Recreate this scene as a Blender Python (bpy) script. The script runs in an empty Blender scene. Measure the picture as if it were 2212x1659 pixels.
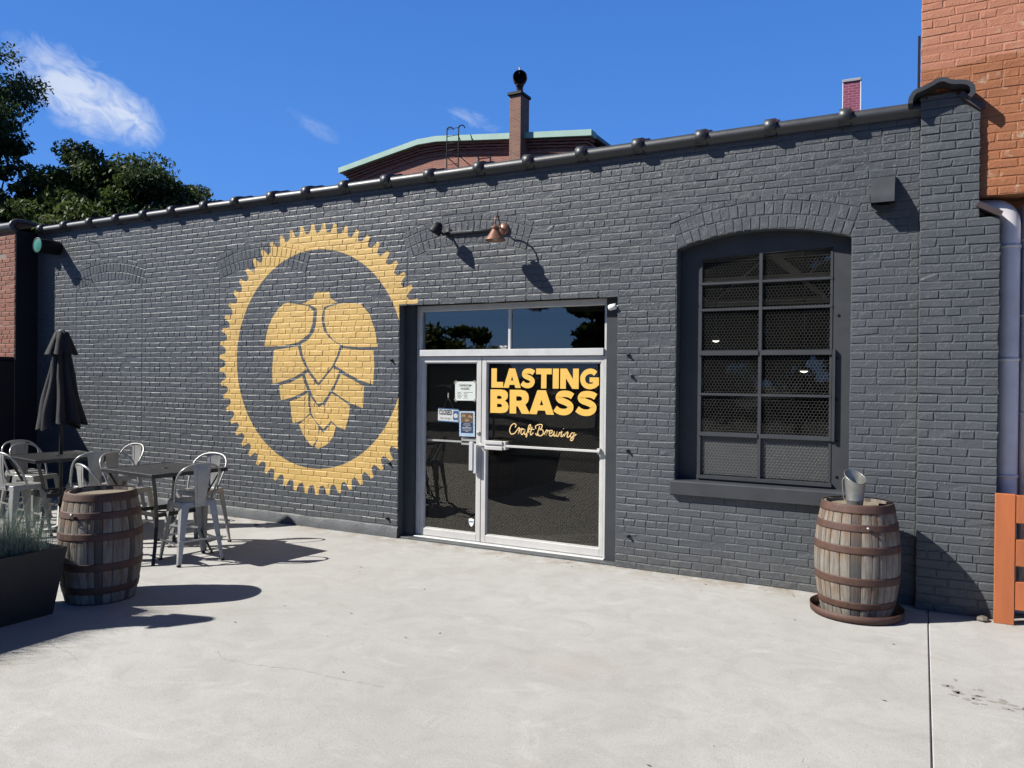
import bpy, math, random
import numpy as np
from mathutils import Vector, Matrix, noise
from mathutils.geometry import tessellate_polygon
random.seed(7)
S = bpy.context.scene
C = S.collection
R = math.radians
WY = 7.22            # plane of the dark facade
DY = 7.44            # plane of the shop front
H = 1.85
SUN = Vector((-.608, -.447, .656)).normalized()   # towards the sun

# ------------------------------------------------------------------ camera
yaw, pitch, roll = math.atan(885/1660), .006, .010
fw = Vector((-math.sin(yaw)*math.cos(pitch), math.cos(yaw)*math.cos(pitch), -math.sin(pitch)))
rt = fw.cross(Vector((0, 0, 1))).normalized(); up = rt.cross(fw)
c_, s_ = math.cos(roll), math.sin(roll)
r2 = rt*c_ + up*s_; u2 = up*c_ - rt*s_
cd = bpy.data.cameras.new('camera'); cam = bpy.data.objects.new('camera', cd); C.objects.link(cam)
M = Matrix((r2, u2, -fw)).transposed().to_4x4(); M.translation = (0, 0, H)
cam.matrix_world = M
cd.sensor_width = 36; cd.lens = 36*1660/2212; cd.clip_end = 2000; cd.clip_start = .05
S.camera = cam
S.render.resolution_x = 1024; S.render.resolution_y = 768
S.view_settings.view_transform = 'Standard'; S.view_settings.look = 'None'
S.view_settings.exposure = .95; S.view_settings.gamma = 1

# ------------------------------------------------------------------ mesh helpers
class MB:
    def __init__(s): s.v = []; s.f = []; s.m = []; s.sm = []; s.a = []
    def add(s, vs, fs, mi=0, smooth=False, a=0.0):
        b = len(s.v); s.v += [tuple(p) for p in vs]
        for f in fs:
            s.f.append(tuple(b+i for i in f)); s.m.append(mi); s.sm.append(smooth); s.a.append(a)
        return s
    def box(s, x0, x1, y0, y1, z0, z1, mi=0, a=0.0, b=0.0):
        if b > 0:
            return s.bbox(x0, x1, y0, y1, z0, z1, b, mi, a)
        vs = [(x, y, z) for z in (z0, z1) for y in (y0, y1) for x in (x0, x1)]
        return s.add(vs, [(0,2,3,1),(4,5,7,6),(0,1,5,4),(2,6,7,3),(0,4,6,2),(1,3,7,5)], mi, False, a)
    def bbox(s, x0, x1, y0, y1, z0, z1, b, mi=0, a=0.0, M=None):
        vs = []; idx = {}
        X = (x0, x1); Y = (y0, y1); Z = (z0, z1)
        for i in (0, 1):
            for j in (0, 1):
                for k in (0, 1):
                    sx, sy, sz = (1 if i == 0 else -1), (1 if j == 0 else -1), (1 if k == 0 else -1)
                    for ax in range(3):
                        p = [X[i]+sx*b, Y[j]+sy*b, Z[k]+sz*b]; p[ax] = (X[i], Y[j], Z[k])[ax]
                        idx[(i, j, k, ax)] = len(vs); vs.append(tuple(p))
        I = lambda i, j, k, ax: idx[(i, j, k, ax)]
        fs = []
        for i in (0, 1):
            q = [I(i,0,0,0), I(i,1,0,0), I(i,1,1,0), I(i,0,1,0)]; fs.append(q if i else q[::-1])
            q = [I(0,i,0,1), I(0,i,1,1), I(1,i,1,1), I(1,i,0,1)]; fs.append(q if i else q[::-1])
            q = [I(0,0,i,2), I(1,0,i,2), I(1,1,i,2), I(0,1,i,2)]; fs.append(q if i else q[::-1])
        for i in (0, 1):
            for j in (0, 1):
                fs.append([I(i,j,0,0), I(i,j,1,0), I(i,j,1,1), I(i,j,0,1)])
                fs.append([I(i,0,j,0), I(i,1,j,0), I(i,1,j,2), I(i,0,j,2)])
                fs.append([I(0,i,j,1), I(1,i,j,1), I(1,i,j,2), I(0,i,j,2)])
                for k in (0, 1):
                    fs.append([I(i,j,k,0), I(i,j,k,1), I(i,j,k,2)])
        if M is not None: vs = [tuple(M @ Vector(v)) for v in vs]
        return s.add(vs, fs, mi, False, a)
    def obox(s, c, ax, ay, az, mi=0, a=0.0):    # oriented box: centre and three half vectors
        c = Vector(c); ax = Vector(ax); ay = Vector(ay); az = Vector(az)
        vs = [c + ax*i + ay*j + az*k for k in (-1, 1) for j in (-1, 1) for i in (-1, 1)]
        return s.add(vs, [(0,2,3,1),(4,5,7,6),(0,1,5,4),(2,6,7,3),(0,4,6,2),(1,3,7,5)], mi, False, a)
    def tube(s, pts, r, n=8, mi=0, closed=False, caps=True, a=0.0):
        P = [Vector(p) for p in pts]; L = len(P)
        rr = r if isinstance(r, (list, tuple)) else [r]*L
        vs = []; prev = None
        for i, p in enumerate(P):
            if closed: t = P[(i+1) % L]-P[i-1]
            else: t = P[min(i+1, L-1)]-P[max(i-1, 0)]
            t.normalize()
            if prev is None:
                ref = Vector((0, 0, 1)) if abs(t.z) < .9 else Vector((1, 0, 0))
                nx = t.cross(ref).normalized()
            else:
                nx = (prev - t*prev.dot(t)).normalized()
            prev = nx; ny = t.cross(nx)
            for k in range(n):
                an = 2*math.pi*k/n
                vs.append(p + (nx*math.cos(an)+ny*math.sin(an))*rr[i])
        fs = []
        for i in range(L if closed else L-1):
            j = (i+1) % L
            for k in range(n):
                fs.append((i*n+k, i*n+(k+1) % n, j*n+(k+1) % n, j*n+k))
        s.add(vs, fs, mi, True, a)
        if caps and not closed:
            b = len(s.v)-L*n
            s.f.append(tuple(b+k for k in range(n))[::-1]); s.m.append(mi); s.sm.append(False); s.a.append(a)
            s.f.append(tuple(b+(L-1)*n+k for k in range(n))); s.m.append(mi); s.sm.append(False); s.a.append(a)
        return s
    def lathe(s, prof, n=32, c=(0, 0, 0), mi=0, smooth=True, M=None, a=0.0):
        vs = []
        for r, z in prof:
            for k in range(n):
                an = 2*math.pi*k/n; p = Vector((r*math.cos(an), r*math.sin(an), z))
                if M is not None: p = M @ p
                vs.append(p + Vector(c))
        fs = []
        for i in range(len(prof)-1):
            for k in range(n):
                fs.append((i*n+k, i*n+(k+1) % n, (i+1)*n+(k+1) % n, (i+1)*n+k))
        return s.add(vs, fs, mi, smooth, a)
    def poly(s, pts, mi=0, T=lambda p: p, holes=(), depth=0, dv=(0, 1, 0)):   # filled 2D outline, optional thickness
        loops = [[Vector((p[0], p[1], 0)) for p in L] for L in [pts, *holes]]
        flat = [p for L in loops for p in L]
        tr = tessellate_polygon(loops)
        vs = [Vector(T((p.x, p.y))) for p in flat]
        fl_ = []
        for t in tr:
            a_, b_, c_2 = (flat[i] for i in t)
            if (b_.x-a_.x)*(c_2.y-a_.y)-(b_.y-a_.y)*(c_2.x-a_.x) < 0: t = (t[0], t[2], t[1])
            fl_.append(tuple(t))
        tr = fl_
        s.add(vs, tr, mi)
        if depth:
            d = Vector(dv)*depth; n = len(vs)
            s.add([v+d for v in vs], [tuple(t)[::-1] for t in tr], mi)
            b = 0
            for L in loops:
                m = len(L)
                vv = vs[b:b+m]
                s.add(vv+[v+d for v in vv], [(i, (i+1) % m, m+(i+1) % m, m+i) for i in range(m)], mi)
                b += m
        return s
    def build(s, name, mats, parent=None, loc=None, rz=0, attr=False):
        me = bpy.data.meshes.new(name)
        me.from_pydata(s.v, [], s.f)
        for m in (mats if isinstance(mats, (list, tuple)) else [mats]): me.materials.append(m)
        me.polygons.foreach_set('material_index', s.m)
        me.polygons.foreach_set('use_smooth', s.sm)
        if attr:
            at = me.attributes.new('shade', 'FLOAT', 'FACE'); at.data.foreach_set('value', s.a)
        me.update()
        o = bpy.data.objects.new(name, me); C.objects.link(o)
        if parent: o.parent = parent
        if loc is not None: o.location = loc
        o.rotation_euler.z = rz
        return o

def tag(o, label=None, cat=None, group=None, kind=None):
    for k, v in (('label', label), ('category', cat), ('group', group), ('kind', kind)):
        if v: o[k] = v
    return o
def empty(name, loc=(0, 0, 0), rz=0):
    o = bpy.data.objects.new(name, None); C.objects.link(o); o.location = loc; o.rotation_euler.z = rz
    o.empty_display_size = .2
    return o
def copy_tree(o, parent=None):
    c = o.copy(); C.objects.link(c)
    if parent: c.parent = parent
    for ch in [x for x in bpy.data.objects if x.parent == o]: copy_tree(ch, c)
    return c
def spline(pts, n=6, closed=False):
    P = [Vector(p) for p in pts]; L = len(P); out = []
    for i in range(L if closed else L-1):
        g = lambda k: P[k % L] if closed else P[max(0, min(L-1, k))]
        a, b, c, d = g(i-1), g(i), g(i+1), g(i+2)
        for k in range(n):
            t = k/n
            out.append(.5*((2*b)+(c-a)*t+(2*a-5*b+4*c-d)*t*t+(3*b-a-3*c+d)*t**3))
    if not closed: out.append(P[-1])
    return out

# ------------------------------------------------------------------ materials
def nodes(name):
    m = bpy.data.materials.new(name); m.use_nodes = True
    nt = m.node_tree; nt.nodes.clear()
    out = nt.nodes.new('ShaderNodeOutputMaterial'); bs = nt.nodes.new('ShaderNodeBsdfPrincipled')
    nt.links.new(bs.outputs[0], out.inputs[0])
    return m, nt, bs, out
def coord(nt, scale=(1, 1, 1)):
    t = nt.nodes.new('ShaderNodeTexCoord'); mp = nt.nodes.new('ShaderNodeMapping')
    mp.inputs['Scale'].default_value = scale
    nt.links.new(t.outputs['Object'], mp.inputs[0]); return mp.outputs[0]
def nz(nt, co, scale, detail=4, rough=.55, dist=0):
    n = nt.nodes.new('ShaderNodeTexNoise'); n.inputs['Scale'].default_value = scale
    n.inputs['Detail'].default_value = detail; n.inputs['Roughness'].default_value = rough
    n.inputs['Distortion'].default_value = dist
    nt.links.new(co, n.inputs['Vector']); return n.outputs['Fac']
def ramp(nt, fac, stops):
    r = nt.nodes.new('ShaderNodeValToRGB'); e = r.color_ramp.elements
    while len(e) > 1: e.remove(e[0])
    for i, (p, c) in enumerate(stops):
        x = e[0] if i == 0 else e.new(p)
        x.position = p; x.color = (*c, 1) if len(c) == 3 else c
    nt.links.new(fac, r.inputs[0]); return r.outputs[0]
def mix(nt, fac, a, b, mode='MIX'):
    m = nt.nodes.new('ShaderNodeMix'); m.data_type = 'RGBA'; m.blend_type = mode
    for sock, v in ((m.inputs[0], fac), (m.inputs[6], a), (m.inputs[7], b)):
        if isinstance(v, (int, float)): sock.default_value = v
        elif isinstance(v, tuple): sock.default_value = (*v, 1)
        else: nt.links.new(v, sock)
    return m.outputs[2]
def mth(nt, op, a, b=None, c=None, clamp=False):
    m = nt.nodes.new('ShaderNodeMath'); m.operation = op; m.use_clamp = clamp
    for i, v in enumerate((a, b, c)):
        if v is None: continue
        if isinstance(v, (int, float)): m.inputs[i].default_value = v
        else: nt.links.new(v, m.inputs[i])
    return m.outputs[0]
def bump(nt, bs, h, strength, dist):
    b = nt.nodes.new('ShaderNodeBump'); b.inputs['Strength'].default_value = strength
    b.inputs['Distance'].default_value = dist
    nt.links.new(h, b.inputs['Height']); nt.links.new(b.outputs[0], bs.inputs['Normal'])
def simple(name, col, rough=.5, metal=0, var=.12, nscale=8, bscale=60, bdist=.001, col2=None, stretch=(1, 1, 1), spec=.5):
    m, nt, bs, _ = nodes(name)
    co = coord(nt, stretch)
    c2 = col2 or tuple(x*(1-var) for x in col); c1 = col if col2 else tuple(min(1, x*(1+var)) for x in col)
    f = nz(nt, co, nscale, 6, .6)
    nt.links.new(ramp(nt, f, [(.3, c2), (.7, c1)]), bs.inputs['Base Color'])
    f2 = nz(nt, co, nscale*3, 4)
    nt.links.new(mth(nt, 'MULTIPLY_ADD', f2, .25, max(.02, rough-.12)), bs.inputs['Roughness'])
    bs.inputs['Metallic'].default_value = metal
    bs.inputs['Specular IOR Level'].default_value = spec
    if bdist: bump(nt, bs, nz(nt, co, bscale, 5, .6), .6, bdist)
    return m
def paint_brick(name, col, rough=.42, peel=None, zsplit=None):
    m, nt, bs, _ = nodes(name)
    co = coord(nt)
    big = nz(nt, co, 1.3, 5, .6); med = nz(nt, co, 14, 5, .65); fine = nz(nt, co, 90, 4, .6)
    c = ramp(nt, big, [(.3, tuple(x*.88 for x in col)), (.7, tuple(x*1.12 for x in col))])
    c = mix(nt, mth(nt, 'MULTIPLY', med, .35), c, tuple(x*.72 for x in col))
    if zsplit:
        sx = nt.nodes.new('ShaderNodeSeparateXYZ'); nt.links.new(co, sx.inputs[0])
        zz = mth(nt, 'ADD', sx.outputs[2], mth(nt, 'MULTIPLY', big, .25))
        f = mth(nt, 'GREATER_THAN', zz, zsplit[0]+.12)
        c = mix(nt, f, c, mix(nt, mth(nt, 'MULTIPLY', med, .5), zsplit[1], tuple(x*.8 for x in zsplit[1])))
    if peel:
        a = ramp(nt, nz(nt, co, 9, 8, .72, .4), [(.575, (0, 0, 0)), (.60, (1, 1, 1))])
        b = ramp(nt, nz(nt, co, 1.1, 3, .5), [(.44, (0, 0, 0)), (.56, (1, 1, 1))])
        c = mix(nt, mth(nt, 'MULTIPLY', a, b), c, peel)
    at = nt.nodes.new('ShaderNodeAttribute'); at.attribute_name = 'shade'
    c = mix(nt, mth(nt, 'MULTIPLY', at.outputs['Fac'], .5), c, tuple(x*.55 for x in col))
    if name == 'dark_paint':
        s5 = nt.nodes.new('ShaderNodeSeparateXYZ'); nt.links.new(co, s5.inputs[0])
        du = mth(nt, 'SUBTRACT', 1.0, mth(nt, 'MULTIPLY', s5.outputs[2], 3.2), clamp=True)
        c = mix(nt, mth(nt, 'MULTIPLY', mth(nt, 'MULTIPLY', du, ramp(nt, med, [(.4, (0, 0, 0)), (.65, (1, 1, 1))])), .5), c, (.26, .24, .20))
        fd = ramp(nt, nz(nt, coord(nt, (1.6, 1.6, .5)), 1.7, 7, .7, .8), [(.55, (0, 0, 0)), (.75, (1, 1, 1))])
        c = mix(nt, mth(nt, 'MULTIPLY', fd, .28), c, (.19, .20, .21))
    nt.links.new(c, bs.inputs['Base Color'])
    nt.links.new(mth(nt, 'MULTIPLY_ADD', med, .3, rough-.15), bs.inputs['Roughness']); bs.inputs['Specular IOR Level'].default_value = .30
    lump = ramp(nt, nz(nt, co, 26, 4, .6, 1.6), [(.50, (0, 0, 0)), (.72, (1, 1, 1))])
    h = mth(nt, 'ADD', mth(nt, 'MULTIPLY', med, .8), mth(nt, 'ADD', mth(nt, 'MULTIPLY', fine, .18), mth(nt, 'MULTIPLY', lump, .5)))
    bump(nt, bs, h, .75, .0048)
    return m
ALB = .52        # one scale for every painted or natural surface, balanced by the exposure
MT = {}
MT['paint'] = paint_brick('dark_paint', (.122, .134, .148), .43)
MT['yellow'] = paint_brick('yellow_paint', (.90, .60, .20), .55)
MT['orange'] = paint_brick('orange_brick_paint', (.52, .20, .088), .6, (.72, .6, .42), (4.42, (.66, .28, .165)))
MT['smooth'] = simple('dark_trim_paint', (.068, .074, .084), .5, 0, .12, 5, 45, .0012, None, (1, 1, 1), .25)
MT['coping'] = simple('coping_paint', (.052, .057, .066), .45, 0, .2, 6, 60, .0015)
MT['black'] = simple('black_paint', (.016, .018, .022), .55, spec=.25)
MT['alu'] = simple('aluminium_frame', (.46, .465, .46), .42, .2, .08, 6, 120, .0003)
MT['aluw'] = simple('pale_painted_frame', (.42, .415, .40), .45, .05, .1, 4, 90, .0003)
MT['interior'] = simple('interior_dark', (.016, .016, .017), .9, spec=.15)  # near-black colour stands in for the dimness of the room behind the glass
MT['steel'] = simple('galvanised_steel', (.50, .50, .47), .42, .75, .16, 9, 80, .0003)
MT['chair'] = simple('brushed_grey_steel', (.52, .52, .50), .36, .35, .15, 7, 160, .0002)
MT['tablem'] = simple('dark_powder_coat', (.020, .021, .023), .42, 0, .2, 10, 200, .0003)
MT['rust'] = simple('rusty_iron', (.15, .070, .045), .7, .05, 0, 18, 90, .0015, (.075, .036, .028))
MT['copper'] = simple('hammered_copper', (.42, .23, .16), .42, .5, 0, 20, 90, .002, (.32, .16, .11))
MT['cloth'] = simple('black_canvas', (.020, .020, .025), .85, 0, .2, 30, 400, .0004)
MT['fence'] = simple('orange_painted_wood', (.60, .175, .055), .55, 0, .16, 9, 60, .003, None, (1, 1, .15))
MT['duct'] = simple('weathered_duct', (.52, .49, .50), .55, .15, .16, 3, 20, .002)
MT['flash'] = simple('brown_metal_flashing', (.10, .075, .07), .4, .2)
MT['verdigris'] = simple('verdigris_copper', (.50, .74, .62), .6, 0, 0, 1.5, 20, .004, (.38, .62, .52))
MT['planter'] = simple('black_planter_resin', (.018, .019, .022), .55)
MT['bark'] = simple('bark', (.10, .075, .055), .9, 0, .3, 10, 40, .01, None, (1, 1, .2))
MT['soil'] = simple('soil', (.05, .035, .025), .95, 0, .3, 20, 60, .006)
MT['greypanel'] = simple('grey_panel', (.075, .078, .08), .5, 0, .12, 2, 60, .0004)
MT['wire'] = simple('bright_wire', (.22, .225, .22), .35, .5, .1, 10, 0, 0)
MT['doorwire'] = simple('security_wire', (.065, .07, .075), .4, .4, .1, 10, 0, 0)
MT['gold'] = simple('yellow_lettering', (.60, .365, .068), .5, 0, .02, 4, 0, 0)
MT['cream'] = simple('cream_lettering', (.66, .46, .20), .5, 0, .02, 4, 0, 0)
MT['maroon'] = simple('dark_letter_outline', (.06, .018, .012), .5, 0, .02, 4, 0, 0)
MT['paper'] = simple('white_paper', (.70, .74, .70), .7, 0, .04, 4, 0, 0)
MT['white'] = simple('white_plastic', (.62, .62, .61), .5, 0, .04, 4, 0, 0)
MT['blue'] = simple('blue_print', (.03, .20, .50), .5, 0, .04, 4, 0, 0)
MT['navy'] = simple('navy_print', (.02, .06, .17), .5, 0, .04, 4, 0, 0)
MT['ink'] = simple('black_ink', (.015, .015, .015), .5, 0, .04, 4, 0, 0)
MT['lens'] = simple('frosted_lens', (.5, .5, .42), .3, 0, .05, 4, 0, 0)
MT['green'] = simple('green_lens', (.10, .36, .26), .25, 0, .1, 6, 0, 0)
MT['pink'] = simple('pink_brick', (.50, .10, .22), .7, 0, 0, 12, 60, .003, (.42, .14, .24))
MT['cement'] = simple('cement_parge', (.10, .11, .12), .6, 0, .2, 4, 30, .008)
MT['blackpic'] = simple('food_photo', (.45, .25, .10), .5, 0, 0, 30, 0, 0, (.03, .02, .02))

def redbrick(name, col, col2, mortar_dark=False):
    m, nt, bs, _ = nodes(name); co = coord(nt)
    at = nt.nodes.new('ShaderNodeAttribute'); at.attribute_name = 'shade'
    c = ramp(nt, at.outputs['Fac'], [(0, col), (.5, tuple((a+b)/2 for a, b in zip(col, col2))), (1, col2)])
    n = nz(nt, co, 20, 6, .7)
    c = mix(nt, mth(nt, 'MULTIPLY', n, .5), c, tuple(x*.6 for x in col))
    w = ramp(nt, nz(nt, co, 8, 7, .7), [(.64, (0, 0, 0)), (.72, (1, 1, 1))])
    c = mix(nt, mth(nt, 'MULTIPLY', w, .35), c, (.5, .42, .36))
    nt.links.new(c, bs.inputs['Base Color']); bs.inputs['Roughness'].default_value = .85
    bump(nt, bs, n, .7, .004); return m
MT['redbrick'] = redbrick('red_brick', (.40, .15, .09), (.30, .105, .065))
MT['mortar'] = simple('lime_mortar', (.34, .28, .23), .9, 0, .2, 30, 100, .003)

def texbrick(name, a, b, mo, sc=1.0):       # far brick, pattern in the material, runs in the object's XZ
    m, nt, bs, _ = nodes(name)
    t = nt.nodes.new('ShaderNodeTexCoord'); sx = nt.nodes.new('ShaderNodeSeparateXYZ'); cb = nt.nodes.new('ShaderNodeCombineXYZ')
    nt.links.new(t.outputs['Object'], sx.inputs[0])
    nt.links.new(mth(nt, 'ADD', sx.outputs[0], sx.outputs[1]), cb.inputs[0]); nt.links.new(sx.outputs[2], cb.inputs[1])
    br = nt.nodes.new('ShaderNodeTexBrick'); nt.links.new(cb.outputs[0], br.inputs[0])
    br.inputs['Scale'].default_value = sc; br.inputs['Brick Width'].default_value = .215; br.inputs['Row Height'].default_value = .072
    br.inputs['Mortar Size'].default_value = .007; br.inputs['Color1'].default_value = (*a, 1); br.inputs['Color2'].default_value = (*b, 1)
    br.inputs['Mortar'].default_value = (*mo, 1); br.inputs['Bias'].default_value = 0
    n = nz(nt, t.outputs['Object'], 3, 6, .7)
    c = mix(nt, mth(nt, 'MULTIPLY', n, .7), br.outputs[0], tuple(x*.5 for x in a))
    nt.links.new(c, bs.inputs['Base Color']); bs.inputs['Roughness'].default_value = .9
    bump(nt, bs, br.outputs['Fac'], -.6, .006); return m
MT['farbrick'] = texbrick('far_brick', (.56, .22, .15), (.40, .14, .10), (.66, .50, .40))
MT['chimbrick'] = texbrick('chimney_brick', (.44, .21, .15), (.24, .125, .09), (.58, .44, .34))
MT['pinkbrick'] = texbrick('pink_far_brick', (.46, .10, .20), (.36, .06, .14), (.66, .40, .46))

def wood():
    m, nt, bs, _ = nodes('oak_staves'); co = coord(nt, (7, 7, .8)); cr = coord(nt)
    at = nt.nodes.new('ShaderNodeAttribute'); at.attribute_name = 'shade'
    g = nz(nt, co, 7, 8, .7, .6)
    c = ramp(nt, at.outputs['Fac'], [(0, (.40, .365, .31)), (.45, (.30, .265, .22)), (.75, (.18, .17, .155)), (1, (.08, .078, .076))])
    c = mix(nt, ramp(nt, g, [(.33, (.6, .6, .6)), (.58, (0, 0, 0))]), c, (.06, .05, .042))
    # rust run-off stains below the hoops
    sx = nt.nodes.new('ShaderNodeSeparateXYZ'); nt.links.new(cr, sx.inputs[0]); z = sx.outputs[2]
    tot = None
    for zz, d in ((.83, .07), (.69, .09), (.53, .08), (.26, .10), (.79, .03)):
        a = mth(nt, 'SUBTRACT', 1.0, mth(nt, 'DIVIDE', mth(nt, 'ABSOLUTE', mth(nt, 'SUBTRACT', z, zz-.01)), d), clamp=True)
        tot = a if tot is None else mth(nt, 'MAXIMUM', tot, a)
    st = nz(nt, coord(nt, (26, 26, 1.5)), 1.4, 4, .6)
    f = mth(nt, 'MULTIPLY', tot, ramp(nt, st, [(.40, (0, 0, 0)), (.62, (1, 1, 1))]))
    c = mix(nt, mth(nt, 'MULTIPLY', f, .7), c, (.24, .105, .035))
    nt.links.new(c, bs.inputs['Base Color']); bs.inputs['Roughness'].default_value = .85
    bump(nt, bs, g, .9, .004); return m
MT['wood'] = wood()
def woodhead():
    m, nt, bs, _ = nodes('oak_head'); co = coord(nt, (2, 14, 1)); g = nz(nt, co, 5, 7, .7)
    c = ramp(nt, g, [(.3, (.13, .11, .09)), (.5, (.33, .28, .2)), (.7, (.42, .37, .27))])
    nt.links.new(c, bs.inputs['Base Color']); bs.inputs['Roughness'].default_value = .8
    bump(nt, bs, g, .8, .003); return m
MT['head'] = woodhead()

def concrete():
    m, nt, bs, _ = nodes('worn_concrete'); co = coord(nt)
    big = nz(nt, co, .45, 6, .62, .5); med = nz(nt, co, 3.2, 8, .72, 1.0); fine = nz(nt, co, 60, 5, .7)
    c = ramp(nt, big, [(.28, (.56, .555, .53)), (.5, (.64, .64, .62)), (.72, (.71, .71, .695))])
    c = mix(nt, ramp(nt, med, [(.36, (.6, .6, .6)), (.56, (0, 0, 0))]), c, (.52, .51, .48))
    c = mix(nt, ramp(nt, nz(nt, co, 1.1, 9, .75, 1.6), [(.56, (0, 0, 0)), (.70, (.55, .55, .55))]), c, (.84, .84, .82))
    gr2 = nz(nt, coord(nt, (1, 1, 1)), 170, 2, .5)
    c = mix(nt, ramp(nt, gr2, [(.36, (.5, .5, .5)), (.5, (0, 0, 0))]), c, (.40, .385, .35))
    c = mix(nt, ramp(nt, gr2, [(.62, (0, 0, 0)), (.70, (.6, .6, .6))]), c, (.80, .79, .76))
    sp = ramp(nt, fine, [(.33, (.42, .42, .42)), (.45, (0, 0, 0))])
    c = mix(nt, sp, c, (.33, .315, .28))
    sx = nt.nodes.new('ShaderNodeTexVoronoi'); sx.inputs['Scale'].default_value = 5; nt.links.new(co, sx.inputs['Vector'])
    pit = ramp(nt, sx.outputs['Distance'], [(.0, (1, 1, 1)), (.035, (0, 0, 0))])
    c = mix(nt, mth(nt, 'MULTIPLY', pit, .6), c, (.12, .10, .08))
    yl = ramp(nt, nz(nt, co, .8, 3, .5), [(.56, (0, 0, 0)), (.72, (.28, .28, .28))])
    c = mix(nt, yl, c, (.54, .48, .37))
    sp3 = nt.nodes.new('ShaderNodeSeparateXYZ'); nt.links.new(co, sp3.inputs[0])
    edge = mth(nt, 'MULTIPLY', mth(nt, 'SUBTRACT', sp3.outputs[1], 6.80), 2.6, clamp=True)
    dn = ramp(nt, nz(nt, co, 5, 7, .7, .5), [(.42, (0, 0, 0)), (.62, (1, 1, 1))])
    c = mix(nt, mth(nt, 'MULTIPLY', mth(nt, 'MULTIPLY', edge, dn), .75), c, (.34, .27, .18))
    rm = nt.nodes.new('ShaderNodeMapping'); rm.inputs['Rotation'].default_value = (0, 0, .62); rm.inputs['Scale'].default_value = (.9, 3.4, 1)
    nt.links.new(co, rm.inputs[0])
    stq = ramp(nt, nz(nt, rm.outputs[0], 1.1, 8, .72, .7), [(.58, (0, 0, 0)), (.70, (.35, .35, .35))])
    c = mix(nt, stq, c, (.82, .815, .79))
    rm2 = nt.nodes.new('ShaderNodeMapping'); rm2.inputs['Rotation'].default_value = (0, 0, -.5); rm2.inputs['Scale'].default_value = (.8, 4, 1); nt.links.new(co, rm2.inputs[0])
    c = mix(nt, ramp(nt, nz(nt, rm2.outputs[0], 1.6, 7, .7, .6), [(.58, (0, 0, 0)), (.68, (.35, .35, .35))]), c, (.47, .45, .41))
    nt.links.new(c, bs.inputs['Base Color'])
    nt.links.new(mth(nt, 'MULTIPLY_ADD', med, .3, .62), bs.inputs['Roughness'])
    h = mth(nt, 'ADD', mth(nt, 'MULTIPLY', med, .7), mth(nt, 'MULTIPLY', fine, .5))
    bump(nt, bs, h, .55, .006); return m
MT['conc'] = concrete()
MT['stain'] = simple('damp_concrete', (.43, .41, .37), .7, 0, .1, 30, 0, 0)
MT['crack'] = simple('crack_dirt', (.46, .43, .37), .9, 0, .3, 40, 60, .002)
MT['ground'] = simple('asphalt', (.055, .055, .055), .9, 0, .25, 3, 60, .006)

def leafmat(name, a, b, tr=.38):
    m = bpy.data.materials.new(name); m.use_nodes = True; nt = m.node_tree; nt.nodes.clear()
    out = nt.nodes.new('ShaderNodeOutputMaterial')
    at = nt.nodes.new('ShaderNodeAttribute'); at.attribute_name = 'shade'
    c = ramp(nt, at.outputs['Fac'], [(0, a), (1, b)])
    bs = nt.nodes.new('ShaderNodeBsdfPrincipled'); bs.inputs['Roughness'].default_value = .6; bs.inputs['Specular IOR Level'].default_value = .25
    tl = nt.nodes.new('ShaderNodeBsdfTranslucent')
    nt.links.new(c, bs.inputs['Base Color']); nt.links.new(c, tl.inputs['Color'])
    mx = nt.nodes.new('ShaderNodeMixShader'); mx.inputs[0].default_value = tr
    nt.links.new(bs.outputs[0], mx.inputs[1]); nt.links.new(tl.outputs[0], mx.inputs[2]); nt.links.new(mx.outputs[0], out.inputs[0])
    return m
MT['leaf'] = leafmat('leaves_mid_green', (.03, .065, .018), (.20, .26, .065))
MT['leafd'] = leafmat('leaves_dark_green', (.022, .050, .020), (.10, .16, .055))
MT['grass'] = leafmat('blue_grass', (.08, .15, .10), (.45, .56, .46), .2)

def glass(name, tint, refl=1.0, ior=1.5):
    m = bpy.data.materials.new(name); m.use_nodes = True; nt = m.node_tree; nt.nodes.clear()
    out = nt.nodes.new('ShaderNodeOutputMaterial')
    tr = nt.nodes.new('ShaderNodeBsdfTransparent'); tr.inputs[0].default_value = (*tint, 1)
    gl = nt.nodes.new('ShaderNodeBsdfGlossy'); gl.inputs['Roughness'].default_value = .0
    gl.inputs['Color'].default_value = (1, .95, .84, 1)
    ge = nt.nodes.new('ShaderNodeNewGeometry'); dp = nt.nodes.new('ShaderNodeVectorMath'); dp.operation = 'DOT_PRODUCT'
    nt.links.new(ge.outputs['Normal'], dp.inputs[0]); nt.links.new(ge.outputs['Incoming'], dp.inputs[1])
    cs = mth(nt, 'ABSOLUTE', dp.outputs['Value']); f0 = ((ior-1)/(ior+1))**2
    fres = mth(nt, 'MULTIPLY_ADD', mth(nt, 'POWER', mth(nt, 'SUBTRACT', 1.0, cs), 5.0), 1-f0, f0*1.5)
    b = nt.nodes.new('ShaderNodeBump'); b.inputs['Strength'].default_value = .05; b.inputs['Distance'].default_value = .01
    nt.links.new(nz(nt, coord(nt), 1.5, 2), b.inputs['Height']); nt.links.new(b.outputs[0], gl.inputs['Normal'])
    mx = nt.nodes.new('ShaderNodeMixShader')
    nt.links.new(mth(nt, 'MULTIPLY', fres, refl, clamp=True), mx.inputs[0])
    nt.links.new(tr.outputs[0], mx.inputs[1]); nt.links.new(gl.outputs[0], mx.inputs[2]); nt.links.new(mx.outputs[0], out.inputs[0])
    return m
MT['glass'] = glass('shop_glass', (1, 1, 1), 1.1)
MT['glasst'] = glass('transom_glass', (.6, .7, .75), 2.6)
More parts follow.
